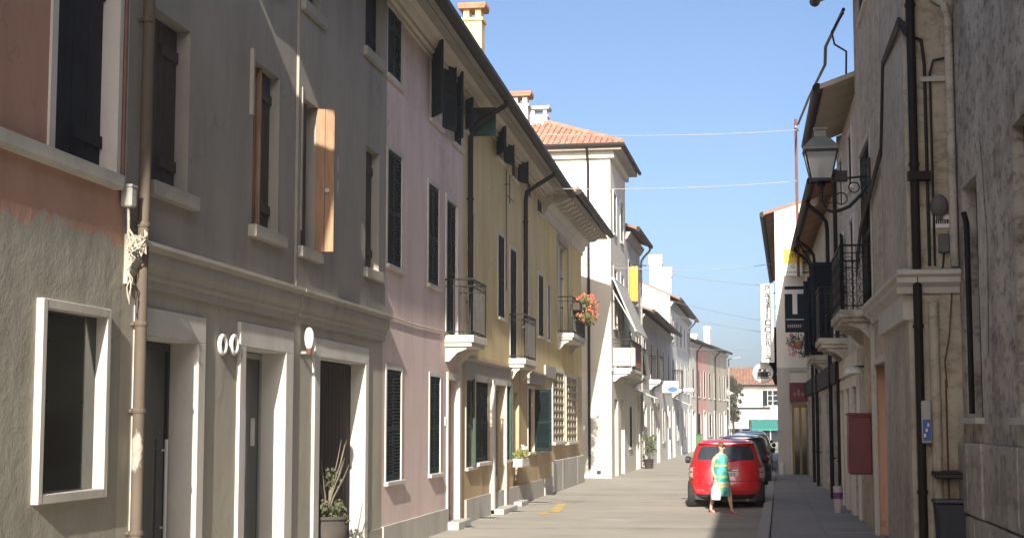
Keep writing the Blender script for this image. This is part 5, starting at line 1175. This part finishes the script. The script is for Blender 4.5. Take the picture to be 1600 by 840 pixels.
# local: +x is the walking direction, +y her left side (away from the viewer), z up
skin = plain('skin', (.58,.36,.26), .55, .08)
V = []; Eg = []; Rr = []
def sv(p, r, par=None):
    V.append(p); Rr.append(r); i = len(V)-1
    if par is not None: Eg.append((par, i))
    return i
pel = sv((0,0,.92), (.15,.13)); ab = sv((.0,0,1.05), (.13,.115), pel); ch = sv((.01,0,1.25), (.15,.115), ab); sh = sv((.0,0,1.38), (.10,.085), ch)
nk = sv((.02,0,1.44), (.052,.052), sh); nk2 = sv((.035,0,1.50), (.05,.05), nk)
hd = sv((.05,0,1.545), (.075,.068), nk2); hd2 = sv((.05,0,1.60), (.088,.078), hd); hd3 = sv((.04,0,1.645), (.07,.065), hd2)
for sd_, pts in ((1, [((.03,.095,.86),.10),((.12,.10,.66),.082),((.20,.10,.48),.062),((.22,.10,.32),.058),((.27,.10,.10),.036),((.30,.10,.065),.036),((.40,.115,.03),.036),((.46,.12,.025),.026)]),
                 (-1, [((-.03,-.095,.86),.10),((-.08,-.10,.66),.082),((-.13,-.10,.48),.062),((-.20,-.10,.32),.058),((-.27,-.10,.11),.036),((-.26,-.10,.07),.036),((-.17,-.115,.03),.036),((-.11,-.12,.025),.026)])):
    p = pel
    for q, r in pts: p = sv(q, (r, r), p)
for sd_, pts in ((-1, [((.0,-.15,1.36),.062),((-.02,-.205,1.28),.052),((-.05,-.235,1.08),.042),((-.02,-.24,1.02),.038),((.06,-.24,.86),.03),((.08,-.24,.82),.024)]),
                 (1, [((.0,.15,1.36),.062),((-.01,.20,1.28),.052),((-.03,.23,1.10),.042),((.03,.215,1.05),.038),((.20,.14,1.06),.03),((.24,.11,1.07),.025)])):
    p = sh
    for q, r in pts: p = sv(q, (r, r), p)
me = bpy.data.meshes.new('body'); me.from_pydata(V, Eg, []); bo = bpy.data.objects.new('body', me); COL.objects.link(bo)
md = bo.modifiers.new('skin', 'SKIN'); md.use_smooth_shade = True
for i, v in enumerate(me.skin_vertices[0].data): v.radius = Rr[i]; v.use_root = (i == 0)
sb = bo.modifiers.new('sub', 'SUBSURF'); sb.levels = 2; sb.render_levels = 2
bpy.context.view_layer.update(); me2 = bpy.data.meshes.new_from_object(bo.evaluated_get(bpy.context.evaluated_depsgraph_get())); bo.modifiers.clear(); bo.data = me2
me2.materials.clear(); me2.materials.append(skin); me2.polygons.foreach_set('use_smooth', [True]*len(me2.polygons)); bo.parent = wm
# fingers: right hand closed round the bag handle, left hand across the waist
fg = MB()
for k in range(4):
    y_ = -.262+.015*k; fg.tube([(.085,y_,.815),(.10,y_,.775),(.085,y_,.75-.004*(k % 2)),(.065,y_,.765)], [.010,.0095,.009,.007], 6)
fg.tube([(.07,-.262,.82),(.055,-.27,.79),(.06,-.262,.765)], [.011,.010,.008], 6)
for k in range(4):
    z_ = 1.048+.014*k; fg.tube([(.24,.105,z_),(.275,.08,z_),(.285,.05,z_-.004),(.27,.03,z_-.006)], [.010,.0095,.009,.007], 6)
fg.tube([(.235,.11,1.085),(.25,.10,1.115),(.27,.085,1.125)], [.011,.010,.008], 6)
fg.build('finger', skin, wm, smooth=True)
nose = MB().loft([[(.128+dx, w_*math.cos(a), z+.012*math.sin(a)) for a in [2*math.pi*k/8 for k in range(8)]] for dx, w_, z in ((-.02,.016,1.605),(.012,.013,1.585),(.022,.014,1.575),(-.01,.013,1.565))]); nose.build('nose', skin, wm, smooth=True)
MB().obox((.125,0,1.545), (.006,0,0), (0,.022,0), (0,0,.005)).build('mouth', plain('lips', (.45,.13,.12), .5), wm)
for s_ in (-1,1): MB().lathe((.045,s_*.078,1.575), [(.012,0),(.02,.02),(.018,.04),(.008,.052)], 8).build('ear', skin, wm, smooth=True)
gl = MB()
for s_ in (-1,1): gl.loft([[(.128+d,s_*.034+.03*math.cos(a)*q,1.607+.022*math.sin(a)*q) for a in [2*math.pi*k/14 for k in range(14)]] for d, q in ((-.012,1.05),(.004,1),(.006,.1))]); gl.tube([(.12,s_*.062,1.61),(.05,s_*.085,1.605)], .005, 5)
gl.tube([(.13,-.01,1.612),(.13,.01,1.612)], .005, 5); gl.build('sunglasses', M['black'], wm)
hr = MB(); R_ = random.Random(8); rings = []
for j in range(9):
    ph = j/8*2.0; ring_ = []
    for k in range(20):
        a = 2*math.pi*k/20; back = .5-.5*math.cos(a)
        rr_ = math.sin(max(.02, ph*(.62+.38*back)))*1.0; zz = math.cos(ph*(.62+.38*back)); jt = 1+R_.uniform(-.035,.035)
        ring_.append((.025+.112*rr_*math.cos(a)*jt, .098*rr_*math.sin(a)*jt, 1.60+.115*zz*jt))
    rings.append(ring_)
hr.loft(rings); hr.build('hair', wood('auburn_hair', (.20,.075,.03), (.11,.04,.018)), wm, smooth=True)
# dress
def dress_mat():
    t = NT('teal_patterned_cotton'); t.b.inputs['Roughness'].default_value = .85
    sep = t.n('ShaderNodeSeparateXYZ'); t.l(t.tc.outputs['Object'], sep.inputs[0])
    v = t.n('ShaderNodeTexVoronoi'); v.inputs['Scale'].default_value = 9; t.l(t.tc.outputs['Object'], v.inputs['Vector'])
    r = t.n('ShaderNodeValToRGB'); cr = r.color_ramp; cr.interpolation = 'CONSTANT'
    for p_, c in ((0,(.05,.28,.25)),(.35,(.10,.42,.36)),(.6,(.17,.42,.18)),(.8,(.07,.26,.34))):
        e_ = cr.elements[0] if p_ == 0 else cr.elements.new(p_); e_.position = p_; e_.color = (*c,1)
    cr.elements.remove(cr.elements[-1]) if len(cr.elements) > 4 else None
    t.l(v.outputs['Color'], r.inputs[0]); c = r.outputs[0]
    zz = t.math('ADD', sep.outputs['Z'], t.ramp(t.noise(7,3), .2, .8, -.02, .02))
    for z0, z1, cc in ((1.13,1.17,(.68,.60,.16)), (.72,.755,(.66,.62,.42)), (.665,.72,(.66,.36,.16)), (.63,.665,(.66,.60,.36)), (.85,.92,(.20,.52,.20))):
        q = t.math('MULTIPLY', t.ramp(zz, z0, z0+.008), t.ramp(zz, z1, z1-.008)); c = t.mix(q, c, cc)
    t.col(c); t.bump(t.noise(12, 4, t.map((3,3,.5))), .3, .02); return t.m
dr = MB(); rings = []
for z, rx, ry, cx_ in ((.42,.225,.215,.035),(.425,.235,.225,.035),(.58,.225,.215,.025),(.76,.205,.21,.012),(.90,.19,.205,.004),(1.0,.160,.172,.0),(1.10,.150,.165,.0),(1.20,.165,.172,.008),(1.28,.165,.175,.010),(1.35,.125,.172,.004),(1.40,.092,.145,.002),(1.425,.075,.09,.006)):
    fold = .016 if z < .8 else .004
    rings.append([(cx_+rx*math.cos(a)*(1+fold*math.sin(a*7)/rx*.5), ry*math.sin(a)*(1+fold*math.cos(a*6)/ry*.5), z) for a in [2*math.pi*k/40 for k in range(40)]])
dr.loft(rings, caps=False); dr.build('dress', dress_mat(), wm, smooth=True)
for sx, sy, rot in ((.37,.108,0),(-.20,-.108,0)):
    q = MB(); q.loft([[(sx+x_, sy+w_, z) for x_, w_ in ((-.12,-.032),(.10,-.045),(.135,-.01),(.10,.04),(-.12,.032))] for z in (0,.022)]); q.tube([(sx+.03,sy-.045,.012),(sx+.02,sy-.02,.078),(sx+.02,sy+.02,.078),(sx+.03,sy+.045,.012)], .012, 6); q.build('sandal', plain('coral_leather', (.45,.14,.09), .5), wm)
# white shopping bag in her right hand: a thing of its own
mw = Matrix.Translation(wm.location) @ Matrix.Rotation(math.radians(-48), 4, 'Z') @ Matrix.Scale(HS, 4)
hp = mw @ Vector((.08,-.24,.765))
bg_ = thing('shopping_bag', 'white shopping bag hanging from the woman\'s hand', 'bag', hp, math.radians(-48)); rings = []; R_ = random.Random(14)
for z, a, b in ((-.36,.10,.05),(-.355,.125,.065),(-.25,.135,.075),(-.15,.115,.06),(-.08,.07,.04),(-.04,.03,.02)):
    rings.append([(a*math.cos(t)*(1+R_.uniform(-.07,.07)), b*math.sin(t)*(1+R_.uniform(-.1,.1)), z) for t in [2*math.pi*k/16 for k in range(16)]])
MB().loft(rings).build('sack', plain('white_bag', (.74,.73,.72), .6, .1), bg_, smooth=True); MB().tube([(-.03,0,-.05),(-.025,0,-.01),(0,0,.012),(.025,0,-.01),(.03,0,-.05)], .009, 6).build('handle', M['whitepaint'], bg_, smooth=True)

# ------------------------------------------------------------------ haze volume added to lift the darks and veil the distance
hz = MB().box(-410, 410, -210, 910, -1.2, 16.5).build('haze', None); hz['kind'] = 'stuff'
hm = bpy.data.materials.new('added_haze'); hm.use_nodes = True; ht = hm.node_tree; ht.nodes.clear()
pv_ = ht.nodes.new('ShaderNodeVolumePrincipled'); pv_.inputs['Density'].default_value = .0006; pv_.inputs['Color'].default_value = (.92,.95,1,1)
ho = ht.nodes.new('ShaderNodeOutputMaterial'); ht.links.new(pv_.outputs[0], ho.inputs['Volume']); hz.data.materials.append(hm)
